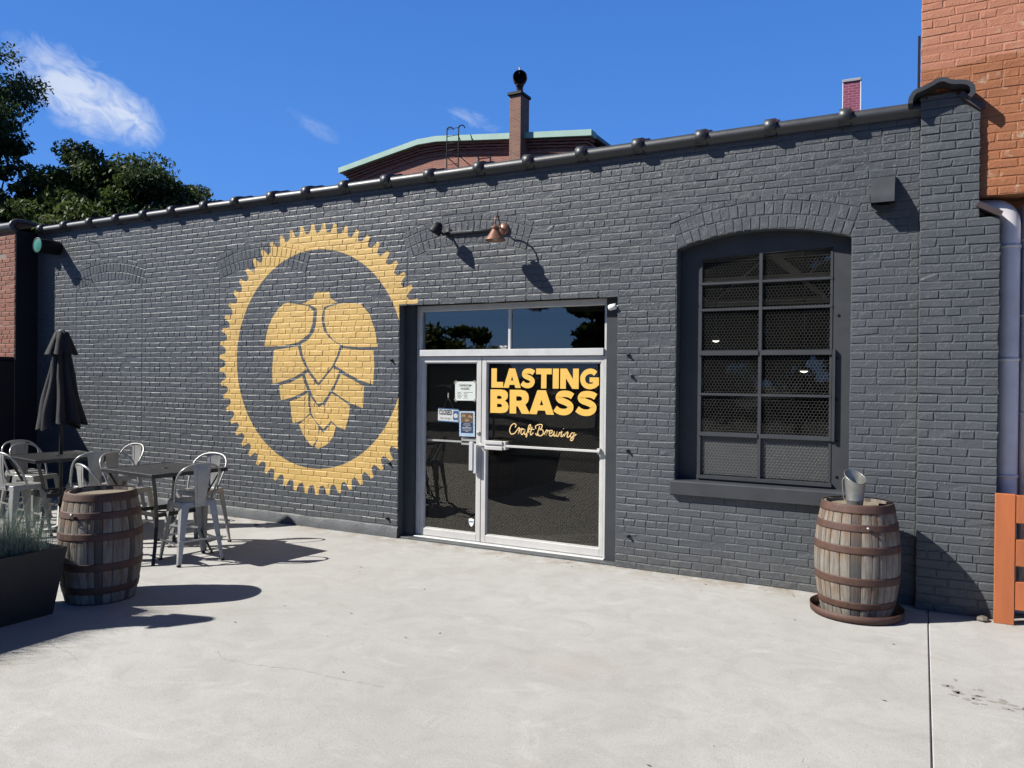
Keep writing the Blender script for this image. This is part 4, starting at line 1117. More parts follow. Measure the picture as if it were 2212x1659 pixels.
# ------------------------------------------------------------------ background brick building
BB = empty('brick_mill', (-16.5, 26, 0)); tag(BB, 'distant red brick building with verdigris roof edge behind the facade', 'building')
top = [(-5.94, 10.93), (-4.0, 11.25), (-1.8, 11.60), (-.9, 11.61), (2.1, 11.29), (5.85, 10.91)]
def band_(mb, o0, o1, y, d, ins=0.0):
    tt = [(min(max(x, -5.94+ins), 5.85-ins), z) for x, z in top]
    mb.poly([(x, z-o0) for x, z in tt]+[(x, z-o1) for x, z in tt[::-1]], 0, lambda p: (p[0], y, p[1]), depth=d)
m = MB(); m.poly([(-5.45, 0), (5.5, 0), (5.5, 10.72), (2.1, 11.06), (-.9, 11.38), (-1.8, 11.37), (-4, 11.02), (-5.45, 10.76)], 0, lambda p: (p[0], .30, p[1]), depth=11); m.build('wall', MT['farbrick'], BB)
m = MB()
for k in range(3): band_(m, .22+.095*k, .22+.095*k+.06, .06+.06*k, .5, .14+.09*k)
band_(m, .60, .66, .24, .2, .42)
m.build('corbel_band', MT['farbrick'], BB)
m = MB(); band_(m, -.02, .20, -.12, .5); m.build('roof_edge', MT['verdigris'], BB)
m = MB(); band_(m, .0, .14, .39, 11, .02); m.build('roof', MT['flash'], BB)
m = MB(); m.box(2.64, 3.11, -.42, .29, 0, 12.55); ch_ = m.build('chimney', MT['chimbrick'], BB)
m = MB(); m.bbox(2.57, 3.18, -.50, .33, 12.55, 12.67, .02); m.build('chimney_cap', MT['black'], ch_)
cx_, cy_ = 2.9, -.1
m = MB(); m.lathe([(.13, 12.67), (.12, 12.98), (.15, 12.98), (.15, 13.04)], 14, (cx_, cy_, 0)); m.build('chimney_pipe', MT['rust'], ch_)
m = MB(); Mh = Matrix.Rotation(R(28), 3, 'Z') @ Matrix.Rotation(R(84), 3, 'X')
m.lathe([(0, -.30), (.16, -.27), (.25, -.14), (.28, .02), (.265, .16)], 20, (cx_, cy_, 13.28), M=Mh)
m.lathe([(.255, .155), (.2, -.1), (0, -.2)], 20, (cx_, cy_, 13.28), M=Mh, mi=1)  # mouth lined in black, standing in for the shade inside the cowl
m.tube([(cx_-.2, cy_-.05, 13.42), (cx_, cy_-.05, 13.72), (cx_+.2, cy_-.05, 13.42)], .012, 5); m.obox((cx_, cy_-.06, 13.56), (.02, 0, 0), (0, .01, 0), (0, 0, .12), 2)
m.build('chimney_cowl', [MT['rust'], MT['black'], MT['steel']], ch_)
m = MB()
for x in (-.14, .40):
    m.tube(spline([(x, -.45, 8.5), (x, -.45, 11.45), (x, -.43, 11.68), (x+.03, -.34, 11.80), (x+.06, -.18, 11.82), (x+.06, -.08, 11.76)], 5), .022, 6)
for k in range(12): m.tube([(-.14, -.45, 8.6+.28*k), (.40, -.45, 8.6+.28*k)], .014, 5)
for x in (-.14, .40): m.tube([(x, -.45, 10.6), (x, .3, 10.45)], .02, 5)
m.build('roof_ladder', MT['black'], BB)
P = empty('pink_chimney', (-1.86, 24.0, 0), R(3)); tag(P, 'pink painted brick chimney rising behind the coping on the right', 'chimney')
m = MB(); m.box(-.22, .22, -.24, .24, 6, 10.38); m.build('stack', MT['pinkbrick'], P)
m = MB(); m.bbox(-.25, .25, -.275, .275, 10.382, 10.47, .015); m.build('chimney_cap', simple('grey_cap', (.5, .5, .52), .5), P)
for x in (-.232, .232):
    m = MB(); m.box(x-.012, x+.012, -.252, -.2, 6, 10.38); m.build('corner_strip', MT['white'], P)

# ------------------------------------------------------------------ barrels
def make_barrel(seed):
    r0 = empty('whiskey_barrel'); rd = random.Random(seed)
    Rz = lambda z: .258+.060*math.sin(math.pi*min(max(z/.90, 0), 1))**.85
    NS = 30; m = MB(); NZ = 14
    ws = [rd.uniform(.7, 1.3) for _ in range(NS)]; tot = sum(ws); a = 0
    for k in range(NS):
        a0 = a; a += 2*math.pi*ws[k]/tot; a1 = a; shd = rd.random()
        shd = shd*.7
        if rd.random() < .14: shd = .95
        rings = []
        ga = .0035/.3
        for i in range(NZ+1):
            z = .012+.876*i/NZ; rr = Rz(z)
            cols = [(a0+.0, rr-.009), (a0+ga, rr-.001), (a0+(a1-a0)*.33, rr+.001), (a0+(a1-a0)*.67, rr+.001), (a1-ga, rr-.001), (a1, rr-.009)]
            rings.append([(q*math.cos(t), q*math.sin(t), z) for t, q in cols])
        vs = [p for rg in rings for p in rg]
        m.add(vs, [(i*6+j, i*6+j+1, (i+1)*6+j+1, (i+1)*6+j) for i in range(NZ) for j in range(5)], 0, False, shd)
        # rim and inner lip
        z = .888; ro = Rz(z); ri = ro-.026
        m.add([(ro*math.cos(a0), ro*math.sin(a0), z), (ro*math.cos(a1), ro*math.sin(a1), z), (ri*math.cos(a1), ri*math.sin(a1), z+.004), (ri*math.cos(a0), ri*math.sin(a0), z+.004),
               (ri*math.cos(a1), ri*math.sin(a1), z-.04), (ri*math.cos(a0), ri*math.sin(a0), z-.04)], [(0, 1, 2, 3), (3, 2, 4, 5)], 0, False, shd)
    m.build('staves', MT['wood'], r0, attr=True)
    h = MB(); h.lathe([(0, .862), (.24, .862)], 32); h.build('barrel_head', MT['head'], r0)
    for (z0, z1) in ((.830, .897), (.695, .752), (.525, .585), (.280, .342), (.09, .148)):
        q = MB(); n = 6; pf = []
        for i in range(n+1):
            z = z0+(z1-z0)*i/n; pf.append((Rz(z)+.0045, z))
        pf = [(Rz(z0)-.002, z0)]+pf+[(Rz(z1)-.003, z1)]
        q.lathe(pf, 60); q.build('hoop', MT['rust'], r0)
    return r0
bR = make_barrel(4); bR.location = (-.445, 6.76, .006); bR.rotation_euler.z = 1.2
tag(bR, 'weathered oak barrel with rusty hoops by the buttress, steel scoop on top', 'barrel', 'wooden barrels')
bL = make_barrel(9); bL.location = (-6.03, 4.045, 0); bL.rotation_euler.z = .3
tag(bL, 'weathered oak barrel with rusty hoops between the planter and the cafe tables', 'barrel', 'wooden barrels')
q = MB(); q.lathe([(Rb+.0, z) for Rb, z in ((.26, -.004), (.26, .034))], 60); q.build('hoop', MT['rust'], bL)
q = MB(); q.lathe([(0, .0), (.013, .0), (.013, .012), (0, .016)], 10, (0, 0, 0), M=Matrix.Rotation(R(90), 3, 'X')); bb_ = q.build('ring_bolt', MT['steel'], bL)
bb_.location = (.02, -.297, .725)
q = MB(); q.tube([(.018*math.cos(t), 0, .018*math.sin(t)-.015) for t in [2*math.pi*k/14 for k in range(14)]], .003, 6, closed=True); o = q.build('iron_ring', MT['black'], bL)
def on_barrel(o, b, ang_w, z, rr=.322):      # place a child by world angle
    a = ang_w-b.rotation_euler.z; o.location = (rr*math.cos(a), rr*math.sin(a), z); o.rotation_euler.z = a+math.pi/2
on_barrel(bb_, bL, R(-75), .735, .31); on_barrel(o, bL, R(-73), .72, .324)
q = MB(); q.lathe([(0, .0), (.012, .0), (.012, .014), (0, .018)], 10, (0, 0, 0), M=Matrix.Rotation(R(90), 3, 'X')); o = q.build('ring_bolt', MT['steel'], bR)
on_barrel(o, bR, R(-72), .73, .31)
t = empty('steel_tray', (-.445, 6.755, 0)); tag(t, 'round rusty steel tray under the right barrel', 'tray')
q = MB(); q.lathe([(0, .004), (.325, .004), (.345, .012), (.350, .068), (.346, .068), (.340, .014), (.32, .0062), (0, .0062)], 48); q.build('tray_body', MT['rust'], t)
t = empty('galvanised_scoop', (-.455, 6.62, .872)); tag(t, 'galvanised steel scoop shaped pitcher standing on the right barrel', 'pitcher')
m = MB(); n = 32
prof2 = [(.058, 0), (.060, .02), (.063, .05), (.0655, .055), (.064, .06), (.070, .13), (.078, .21)]
vs = []
for i, (r_, z_) in enumerate(prof2):
    for k in range(n):
        a = 2*math.pi*k/n; z2 = z_
        if i == len(prof2)-1: z2 = .238-.030*math.cos(a)+.038*math.sin(a)
        if i == len(prof2)-2: z2 = .135
        vs.append(((r_)*math.cos(a), r_*math.sin(a), z2))
m.add(vs, [(i*n+k, i*n+(k+1) % n, (i+1)*n+(k+1) % n, (i+1)*n+k) for i in range(len(prof2)-1) for k in range(n)], 0, True)
vs2 = [(v[0]*.95, v[1]*.95, v[2]) for v in vs]
m.add(vs2, [(i*n+k, (i+1)*n+k, (i+1)*n+(k+1) % n, i*n+(k+1) % n) for i in range(len(prof2)-1) for k in range(n)], 0, True)
m.lathe([(0, .004), (.058, .004)], n)
m.tube([v for v in vs[-n:]], .0035, 6, closed=True)
m.build('pitcher_body', MT['steel'], t)
m = MB(); m.tube(spline([(-.075, 0, .23), (-.092, 0, .20), (-.088, 0, .13), (-.080, 0, .06), (-.062, 0, .045)], 5), .004, 6); m.build('handle', MT['wire'], t)
t = empty('pocket_lighter', (-.355, 6.60, .866)); tag(t, 'small black lighter lying beside the scoop on the right barrel', 'lighter')
m = MB(); m.bbox(-.035, .02, -.012, .012, 0, .02, .004); m.build('lighter_body', MT['black'], t); m = MB(); m.bbox(.02, .035, -.011, .011, 0, .018, .003); m.build('lighter_cap', MT['flash'], t)
t = empty('black_clip', (-.245, 6.71, .866), -.2); tag(t, 'black plastic clip lying at the right rim of the right barrel', 'clip')
m = MB(); m.bbox(-.045, .045, -.009, .009, .0, .034, .004); m.build('clip_body', MT['black'], t)

# ------------------------------------------------------------------ cafe tables
def make_table():
    r0 = empty('cafe_table'); m = MB(); a, b = .46, .42
    m.bbox(-a, a, -b, -b+.045, .862, .90, .003); m.bbox(-a, a, b-.045, b, .862, .90, .003)
    m.bbox(-a, -a+.03, -b+.045, b-.045, .862, .90, .003); m.bbox(a-.03, a, -b+.045, b-.045, .862, .90, .003)
    ns = 11; wdt = (2*b-.09)/ns
    for k in range(ns):
        y = -b+.045+wdt*k; m.box(-a+.03, a-.03, y+.006, y+wdt-.006, .880, .897)
    m.lathe([(.018, .895), (.032, .895), (.034, .900), (.018, .901)], 20)
    m.build('tabletop', MT['tablem'], r0)
    leg = None
    for i, (sx, sy) in enumerate(((1, 1), (1, -1), (-1, 1), (-1, -1))):
        q = MB()
        pts = spline([(sx*.40, sy*.37, .865), (sx*.34, sy*.315, .72), (sx*.235, sy*.235, .50), (sx*.225, sy*.225, .40), (sx*.27, sy*.265, .20), (sx*.34, sy*.33, .0)], 5)
        d = Vector((sx, sy, 0)).normalized(); e = Vector((-d.y, d.x, 0))
        vs = []
        for p in pts: vs += [p+d*.008+e*.016, p+d*.008-e*.016, p-d*.008-e*.016, p-d*.008+e*.016]
        n = len(pts); fs = [(i_*4+k, i_*4+(k+1) % 4, i_*4+4+(k+1) % 4, i_*4+4+k) for i_ in range(n-1) for k in range(4)]+[(0, 1, 2, 3), (4*n-4, 4*n-3, 4*n-2, 4*n-1)]
        q.add(vs, fs); q.build('leg', MT['tablem'], r0)
    q = MB(); w2 = .235
    for (x0, x1, y0_, y1_) in ((-w2, w2, -w2, -w2+.02), (-w2, w2, w2-.02, w2), (-w2, -w2+.02, -w2+.02, w2-.02), (w2-.02, w2, -w2+.02, w2-.02)): q.box(x0, x1, y0_, y1_, .44, .48)
    q.tube([(.09*math.cos(2*math.pi*k/24), .09*math.sin(2*math.pi*k/24), .46) for k in range(24)], .009, 6, closed=True)
    q.tube([(-w2, 0, .455), (-.09, 0, .455)], .008, 6); q.tube([(w2, 0, .455), (.09, 0, .455)], .008, 6)
    q.build('shelf_ring', MT['tablem'], r0)
    return r0
T1 = make_table(); T1.location = (-6.90, 5.33, 0); T1.rotation_euler.z = R(-6)
tag(T1, 'black slatted square metal cafe table without an umbrella, behind the left barrel', 'table', 'black cafe tables')
T2 = copy_tree(T1); T2.location = (-9.02, 5.50, 0); T2.rotation_euler.z = R(-9)
T2['label'] = 'black square metal cafe table with the closed umbrella through it'

# ------------------------------------------------------------------ chairs
def make_chair():
    r0 = empty('metal_chair'); m = MB(); s2 = .175; z = .615
    n = 5; loop = []
    for (cx, cy, a0) in ((s2-.04, s2-.04, 0), (-s2+.04, s2-.04, 90), (-s2+.04, -s2+.04, 180), (s2-.04, -s2+.04, 270)):
        for k in range(n): t = R(a0+90*k/(n-1)); loop.append((cx+.04*math.cos(t), cy+.04*math.sin(t)))
    L = len(loop)
    rings = [(.80, -.006), (.93, 0), (.99, -.002), (1.0, -.010), (1.005, -.055)]
    vs = [(x*q, y*q, z+dz) for q, dz in rings for x, y in loop]
    m.add(vs, [(i*L+k, i*L+(k+1) % L, (i+1)*L+(k+1) % L, (i+1)*L+k) for i in range(len(rings)-1) for k in range(L)], 0, True)
    m.add([(x*.80, y*.80, z-.006) for x, y in loop], [tuple(range(L))])
    m.build('seat', MT['chair'], r0)
    for (sx, sy) in ((1, 1), (-1, 1), (1, -1), (-1, -1)):
        q = MB(); e = Vector((sx, 0, 0)); f = Vector((0, sy, 0)); rings = []
        for (zz, c, w3) in ((.600, .172, .085), (.58, .175, .078), (.35, .198, .058), (.12, .222, .042), (.012, .232, .034)):
            p = Vector((sx*c, sy*c, zz))
            ring = [p-e*w3, p-e*.010, p-e*.003-f*.003, p-f*.010, p-f*w3, p-f*w3-e*.004, p-f*.012-e*.010, p-e*.012-f*.010, p-e*w3-f*.004]
            rings.append(ring)
        nn = 9; vs = [v for rg in rings for v in rg]
        q.add(vs, [(i*nn+k, i*nn+(k+1) % nn, (i+1)*nn+(k+1) % nn, (i+1)*nn+k) for i in range(len(rings)-1) for k in range(nn)], 0, False)
        lg = q.build('leg', MT['chair'], r0)
        q = MB(); cc = .232-.014; q.bbox(sx*cc-.017, sx*cc+.017, sy*cc-.017, sy*cc+.017, 0, .022, .004); q.build('foot_cap', MT['black'], lg)
    q = MB(); c = .215
    P4 = [(c, c), (-c, c), (-c, -c), (c, -c)]
    for i in range(4):
        a, b = P4[i], P4[(i+1) % 4]; hh = .20 if i % 2 else .23
        q.box(min(a[0], b[0])-.006, max(a[0], b[0])+.006, min(a[1], b[1])-.006, max(a[1], b[1])+.006, hh, hh+.018)
    q.build('footrest', MT['chair'], r0)
    q = MB()
    hp = [(-.185, -.03, .60), (-.20, -.065, .69), (-.212, -.125, .81), (-.198, -.18, .905), (-.125, -.222, .967), (0, -.235, .985)]
    hp = hp+[(-x, y, z_) for x, y, z_ in hp[:-1][::-1]]
    q.tube(spline(hp, 6), .0105, 10); q.build('back_frame', MT['chair'], r0)
    q = MB(); NB = 8; vs = []
    for i in range(NB+1):
        t = i/NB; zz = .56+.418*t; yy = -.183-.052*t-.012*math.sin(math.pi*t); hw = .048+.042*t
        for u in (-1, -.62, -.6, .6, .62, 1):
            ins = .004 if abs(u) < .61 and 2 <= i <= 7 else 0
            vs.append((u*hw, yy+.006*(1-u*u)*0-ins+.004*u*u, zz))
    q.add(vs, [(i*6+j, i*6+j+1, (i+1)*6+j+1, (i+1)*6+j) for i in range(NB) for j in range(5)], 0, False)
    vs3 = [(x, y-.003, z_) for x, y, z_ in vs]
    q.add(vs3, [(i*6+j, (i+1)*6+j, (i+1)*6+j+1, i*6+j+1) for i in range(NB) for j in range(5)], 0, False)
    bk = q.build('backrest', MT['chair'], r0)
    q = MB()
    for x in (-.028, 0, .028): q.lathe([(0, .004), (.006, .003), (.007, 0)], 8, (x, -.189, .585), M=Matrix.Rotation(R(90), 3, 'X'))
    q.build('rivet', MT['steel'], bk)
    return r0
# facing angle: the sitter looks along +Y turned by this many degrees
CH_ = [(-6.47, 5.31, 74, 'steel chair at the right of the table without umbrella, back to the camera'),
       (-6.98, 5.84, 193, 'steel chair on the facade side of the table without umbrella, bright back panel'),
       (-7.74, 5.50, -84, 'steel chair left of the table without umbrella, partly hidden by its corner'),
       (-7.14, 4.83, -14, 'steel chair just behind the left barrel rim, low hoop in front of others'),
       (-8.38, 5.46, 76, 'grey steel chair with a tall tan back at the right side of the umbrella table'),
       (-8.80, 6.15, 180, 'steel chair by the facade between both tables, white back panel leaning right'),
       (-8.99, 5.06, 0, 'grey steel chair in front of the umbrella table, nearest the planter'),
       (-9.70, 5.64, -80, 'grey steel chair at the left side of the umbrella table, hoop above the table edge'),
       (-10.20, 5.80, -98, 'shaded grey steel chair farthest left with bluish back panel beyond the umbrella table')]
ch0 = make_chair()
for i, (x, y, a, lb) in enumerate(CH_):
    o = ch0 if i == 0 else copy_tree(ch0)
    o.location = (x, y, 0); o.rotation_euler.z = R(a); tag(o, lb, 'chair', 'grey steel chairs round the cafe tables')

# ------------------------------------------------------------------ closed umbrellas
def make_umbrella():
    r0 = empty('closed_umbrella'); m = MB(); m.tube([(0, 0, .04), (0, 0, 2.36)], .021, 12); m.build('pole', MT['tablem'], r0)
    rd = random.Random(5); NP = 8; n = NP*8
    ph = [rd.uniform(.8, 1.2) for _ in range(NP)]
    def rad(a, t):
        u = (a/(2*math.pi)*NP) % 1; k = int(a/(2*math.pi)*NP) % NP
        pl = abs(math.cos(math.pi*u))**.6          # outer ribs at u = 0
        base = .085+.185*t**1.15
        return base*(.50+.50*pl*ph[k]**.3)*(1+.05*math.sin(7*a+9*t))
    m = MB(); NZ = 16; vs = []
    for i in range(NZ+1):
        t = i/NZ
        for k in range(n):
            a = 2*math.pi*k/n; r_ = rad(a, t)
            zz = 2.20-.97*t
            if i == NZ: zz += .05*(1-abs(math.cos(math.pi*((a/(2*math.pi)*NP) % 1))))*1.2+.05*math.sin(a*2.3+1)
            vs.append((r_*math.cos(a+.25*t), r_*math.sin(a+.25*t), zz))
    m.add(vs, [(i*n+k, i*n+(k+1) % n, (i+1)*n+(k+1) % n, (i+1)*n+k) for i in range(NZ) for k in range(n)], 0, True)
    m.build('canopy', MT['cloth'], r0)
    m = MB(); vs = []
    for i, (q, zz) in enumerate(((.035, 2.375), (.075, 2.36), (.115, 2.26), (.16, 2.15), (.185, 2.09))):
        for k in range(n):
            a = 2*math.pi*k/n; pl = abs(math.cos(math.pi*((a/(2*math.pi)*NP) % 1)))**.6
            r_ = q*(1-.32*(1-pl)*(i/4)); vs.append((r_*math.cos(a), r_*math.sin(a), zz+(.03*(1-pl) if i == 4 else 0)))
    m.add(vs, [(i*n+k, i*n+(k+1) % n, (i+1)*n+(k+1) % n, (i+1)*n+k) for i in range(4) for k in range(n)], 0, True)
    m.build('vent_flap', MT['cloth'], r0)
    m = MB(); m.lathe([(0, 2.395), (.03, 2.39), (.038, 2.375), (0, 2.37)], 14); m.build('finial', MT['lens'], r0)
    m = MB(); m.lathe([(0, 0), (.22, 0), (.22, .03), (.05, .05), (.03, .3), (0, .3)], 24); m.build('base', MT['tablem'], r0)
    return r0
U = make_umbrella(); U.location = (-9.12, 5.6, 0)
tag(U, 'closed black parasol standing through the left cafe table', 'umbrella', 'closed black parasols')
U2 = copy_tree(U); U2.location = (-6.98, 2.45, 0); U2.rotation_euler.z = .4
U2['label'] = 'closed black parasol outside the left edge that casts the pointed shadow behind the planter'

# ------------------------------------------------------------------ planter
Pn = empty('planter', (-6.2, 3.0, 0)); tag(Pn, 'tapered black planter filled with blue green ornamental grass at the left edge', 'planter')
m = MB()
def loopb(h, z): return [(-h[0], h[1], z), (h[2], h[1], z), (h[2], h[3], z), (-h[0], h[3], z)]
# right face stands at x = -5.92 at the foot and leans outwards
bot = [(-.22, -.95), (.285, -.95), (.285, .575), (-.22, .575)]; topo = [(-.30, -1.03), (.365, -1.03), (.365, .64), (-.30, .64)]; topi = [(-.275, -1.0), (.34, -1.0), (.34, .615), (-.275, .615)]
vs = [(x, y, 0) for x, y in bot]+[(x, y, .52) for x, y in topo]+[(x, y, .522) for x, y in topi]+[(x, y, .44) for x, y in topi]
m.add(vs, [(3, 2, 1, 0)]+[(r_*4+k, r_*4+(k+1) % 4, r_*4+4+(k+1) % 4, r_*4+4+k) for r_ in range(3) for k in range(4)])
m.build('planter_box', MT['planter'], Pn)
m = MB(); m.add([(-.27, -.99, .45), (.335, -.99, .45), (.335, .61, .45), (-.27, .61, .45)], [(0, 1, 2, 3)]); m.build('soil', MT['soil'], Pn)
m = MB(); rg = random.Random(8)
for k in range(7500):
    x, y = rg.uniform(-.26, .32), rg.uniform(-.95, .585)
    L = rg.uniform(.16, .44)*(1.0 if rg.random() < .93 else 1.35); a = rg.uniform(0, 6.28); lean = abs(rg.gauss(0, .48)); w3 = rg.uniform(.0009, .0020)
    d = Vector((math.cos(a), math.sin(a), 0)); e = Vector((-d.y, d.x, 0)); P0 = Vector((x, y, .45)); vs = []
    for i in range(4):
        t = i/3; p = P0+Vector((0, 0, L*t*(1-.25*lean*t)))+d*(lean*L*t*t*1.1); ww = w3*(1-t*.9)
        vs += [p+e*ww, p-e*ww]
    m.add(vs, [(0, 1, 3, 2), (2, 3, 5, 4), (4, 5, 7, 6)], 0, True, rg.random())
gr = m.build('ornamental_grass', MT['grass'], Pn, attr=True); gr['kind'] = 'stuff'

# ------------------------------------------------------------------ debris
for (x, y, s_k, lb) in ((.44, 7.02, .05, 'broken masonry chip at the foot of the buttress corner'), (-7.3, 6.95, .025, 'small dark stone on the patio near the facade left of the mural')):
    m = MB(); rd = random.Random(int(x*100)); vs = []
    for i in range(5):
        for k in range(8):
            ph_ = math.pi*i/4; th_ = 2*math.pi*k/8; q = s_k*rd.uniform(.75, 1.1)
            vs.append((q*math.sin(ph_)*math.cos(th_)*1.2, q*math.sin(ph_)*math.sin(th_), max(0, q*.5*math.cos(ph_)+s_k*.35)))
    m.add(vs, [(i*8+k, i*8+(k+1) % 8, i*8+8+(k+1) % 8, i*8+8+k) for i in range(4) for k in range(8)])
    tag(m.build('stone', MT['cement'] if x < 0 else simple('masonry', (.22, .19, .16), .9), None, (x, y, 0)), lb, 'stone')
lf = MB(); rd = random.Random(77)
for k in range(70):
    z_ = .004
    if k < 25: x, y = rd.uniform(-1.0, .1), 7.10-abs(rd.gauss(0, .06))
    elif k < 45: x, y = rd.uniform(-5, -1.2), 7.14-abs(rd.gauss(0, .08))
    else: x, y = rd.uniform(-5, 1), rd.uniform(2.8, 6.8)
    if x < -4.9 and y > 7: continue
    a = rd.uniform(0, 6.28); L = rd.uniform(.006, .02); d = Vector((math.cos(a)*L, math.sin(a)*L, .002)); e = Vector((-math.sin(a), math.cos(a), .15))*L*.35
    p = Vector((x, y, z_)); lf.add([p-d, p+e, p+d, p-e], [(0, 1, 2, 3)])
tag(lf.build('leaf_litter', simple('dry_leaf', (.13, .09, .05), .8)), 'scattered dry leaf bits on the concrete', 'debris', kind='stuff')

# ------------------------------------------------------------------ trees
def tree(name, loc, crown, nclump, nleaf, seed, mat, leaf=.11, label='', trunk=None, flat=.55, clr=.9, cat='tree'):
    """crown: list of (dx, dy, z, rx, ry, rz) ellipsoids"""
    rd = np.random.default_rng(seed); pr = random.Random(seed)
    root = empty(name, loc); tag(root, label, cat)
    tot = sum(c[3]*c[5] for c in crown); cl_ = []
    for c in crown:
        for _ in range(max(3, int(nclump*c[3]*c[5]/tot))):
            v = rd.normal(size=3); v /= np.linalg.norm(v); q = rd.uniform(.45, 1.0)**.5
            if v[2] < -.5: v[2] *= .5
            cl_.append((c[0]+v[0]*c[3]*q, c[1]+v[1]*c[4]*q, c[2]+v[2]*c[5]*q))
    cl_ = np.array(cl_); n = nleaf
    ci = rd.integers(0, len(cl_), n); cr = rd.uniform(.35, 1.0, len(cl_))[ci]*clr
    o = rd.normal(size=(n, 3)); o /= np.linalg.norm(o, axis=1)[:, None]; o *= (rd.uniform(0, 1, n)**.45*cr)[:, None]; o[:, 2] *= flat
    P = cl_[ci]+o
    d = rd.normal(size=(n, 3)); d[:, 2] -= .3; d /= np.linalg.norm(d, axis=1)[:, None]
    e = np.cross(d, rd.normal(size=(n, 3))); e /= np.linalg.norm(e, axis=1)[:, None]
    L = (leaf*rd.uniform(.6, 1.3, n))[:, None]
    V = np.stack([P-d*L, P+e*L*.42+d*L*.1, P+d*L, P-e*L*.42+d*L*.1], 1).reshape(-1, 3)
    me = bpy.data.meshes.new('crown'); me.vertices.add(4*n); me.vertices.foreach_set('co', V.ravel())
    me.loops.add(4*n); me.loops.foreach_set('vertex_index', np.arange(4*n, dtype=np.int32))
    me.polygons.add(n); me.polygons.foreach_set('loop_start', np.arange(0, 4*n, 4, dtype=np.int32))
    at = me.attributes.new('shade', 'FLOAT', 'FACE'); at.data.foreach_set('value', np.clip(rd.uniform(0, 1, n)*.6+(rd.uniform(0, 1, len(cl_))[ci])*.4, 0, 1))
    me.materials.append(mat); me.update(calc_edges=True); me.validate()
    co = bpy.data.objects.new('crown', me); C.objects.link(co); co.parent = root
    m = MB(); tz = trunk or crown[0][2]-crown[0][5]*.4; r0 = max(.12, tz*.028)
    tp_ = Vector((crown[0][0], crown[0][1], tz))
    m.tube(spline([(0, 0, -.1), (tp_.x*.2+.1, tp_.y*.2, tz*.4), tuple(tp_)], 5), [r0*(1-.6*i/10) for i in range(11)], 9)
    for k in pr.sample(range(len(cl_)), min(26, len(cl_))):
        q = Vector(cl_[k]); m.tube(spline([tuple(tp_-Vector((0, 0, pr.uniform(0, tz*.3)))), tuple(tp_.lerp(q, .5)+Vector((0, 0, -.2))), tuple(q)], 4), [r0*.35*(1-.85*i/8) for i in range(9)], 5)
    m.build('trunk', MT['bark'], root)
    return root
tree('broadleaf_tree', (-25.2, 12.2, 0), [(0.1, 0, 10.0, 2.0, 1.9, 2.1), (1.0, .5, 9.0, 1.3, 1.2, 1.1), (-.4, -.4, 8, 1.6, 1.5, 2)], 80, 36000, 1, MT['leafd'], .07, 'tall feathery dark tree at the left edge reaching above the cloud', flat=.45)
tree('broadleaf_tree', (-23.6, 12.4, 0), [(0, 0, 6.6, 1.3, 1.3, 1.5), (-.4, .3, 5.4, 1.8, 1.6, 1.5)], 55, 15000, 2, MT['leafd'], .10, 'dark round tree at the left edge under the tall one')
tree('broadleaf_tree', (-21.6, 14.0, 0), [(-.5, 0, 7.2, 1.4, 1.4, 1.25), (.7, .3, 7.0, 1.3, 1.3, 1.1), (0, -.2, 5.7, 2.3, 1.8, 1.5)], 95, 42000, 3, MT['leaf'], .085, 'broad green tree with sunlit leaves right of the left edge')
tree('broadleaf_tree', (-19.8, 14.9, 0), [(0.1, 0, 7.4, .95, .95, .75), (.2, 0, 6.6, 1.2, 1.1, 1.0), (0, 0, 5.5, 1.7, 1.4, 1.2)], 60, 26000, 4, MT['leafd'], .075, 'dark domed tree top in the middle of the tree group')
tree('broadleaf_tree', (-19.5, 15.4, 0), [(0, 0, 6.5, 1.2, 1.2, .95), (.9, 0, 6.0, .9, .9, .75), (-.3, 0, 5.2, 1.6, 1.4, 1.1)], 60, 28000, 5, MT['leaf'], .075, 'lowest green tree at the right end of the tree group')
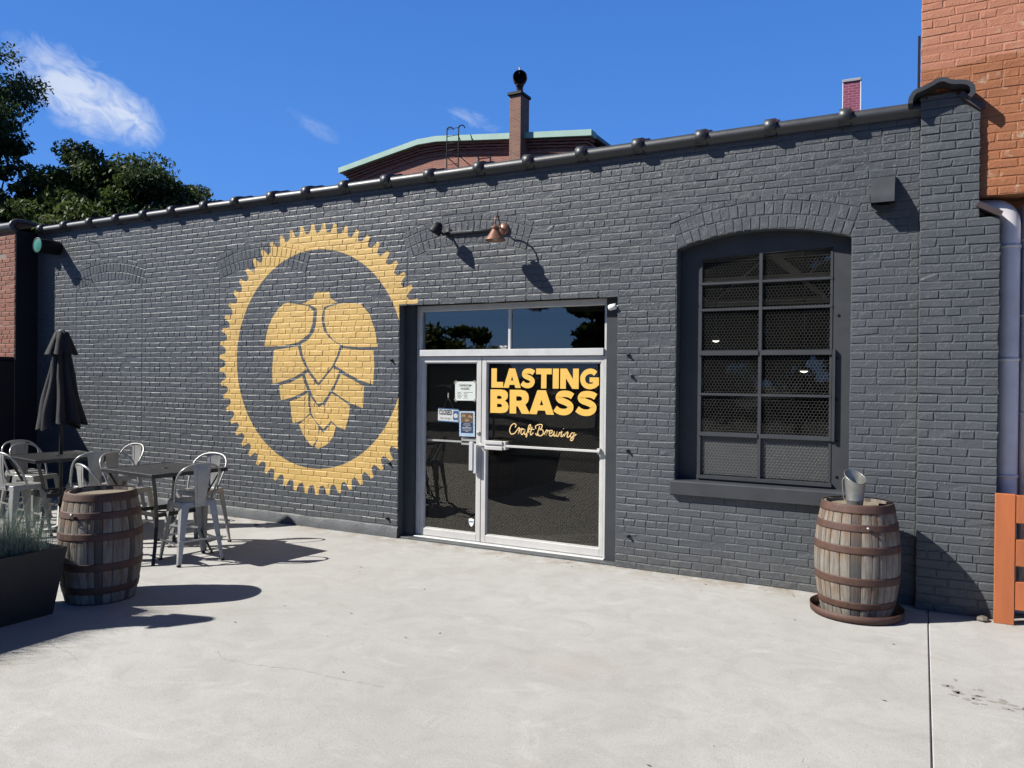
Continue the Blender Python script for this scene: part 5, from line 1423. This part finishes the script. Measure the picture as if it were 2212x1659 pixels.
tree('broadleaf_tree', (-25.0, 17.5, 0), [(0, 0, 6.5, 3.4, 2.5, 2.4)], 70, 15000, 12, MT['leafd'], .16, 'dark tree mass behind the tree group on the left')
# trees across the yard, seen in the glass
tree('yard_tree', (-11.0, -12.8, 0), [(0, 0, 6.2, 3.4, 2.6, 3.8), (1.5, 0, 4.0, 2.2, 2, 2.2)], 90, 26000, 6, MT['leaf'], .17, 'large tree across the yard reflected at the right of the transom glass')
tree('yard_tree', (-17.6, -12.8, 0), [(0, 0, 2.6, 2.0, 2.0, 1.5), (-2.2, 0, 2.8, 1.6, 1.6, 1.7)], 60, 16000, 7, MT['leaf'], .16, 'lower round tree across the yard reflected at the left of the transom glass')
tree('yard_tree', (-3.6, -12.0, 0), [(0, 0, 6.5, 3.8, 3.0, 5.2), (-2, 0, 4, 3.0, 2.6, 3.6), (2.5, 0, 4.5, 2.8, 2.6, 4), (0, 0, 3, 4.5, 2, 2.6), (0, -1.5, 6, 4, 2, 5)], 190, 60000, 8, MT['leafd'], .34, 'dense dark tree across the yard reflected in the arched window')
tree('yard_hedge', (-13, -12.6, 0), [(x, 0, 1.2, 1.8, 1.2, 1.1) for x in range(-10, 14, 2)], 120, 24000, 10, MT['leafd'], .16, 'long dark hedge across the yard reflected low in the door glass', cat='hedge')

# lamps inside
for (x, y, z, lb) in ((-3.2, 12.2, 3.05, 'small lit pendant lamp inside seen through the right transom glass'), (-5.9, 11.0, 3.05, 'small lit pendant lamp inside seen through the left transom glass'), (-2.33, 9.9, 2.37, 'small lit pendant lamp seen in the left half of the arched window'), (-1.2, 9.4, 1.98, 'small lit pendant lamp seen in the right half of the arched window')):
    t = empty('pendant_lamp', (x, y, z)); tag(t, lb, 'lamp', 'lit pendant lamps inside the taproom')
    m = MB(); m.lathe([(.0, .07), (.03, .06), (.045, .03), (.05, 0)], 14); m.build('lamp_shade', MT['black'], t)
    m = MB(); m.lathe([(0, -.022), (.03, -.014), (.045, 0), (0, .002)], 14); m.build('bulb', MT['bulb'], t)
    m = MB(); m.tube([(0, 0, .07), (0, 0, 3.95-z)], .004, 5); m.build('cord', MT['black'], t)

scale_albedo()
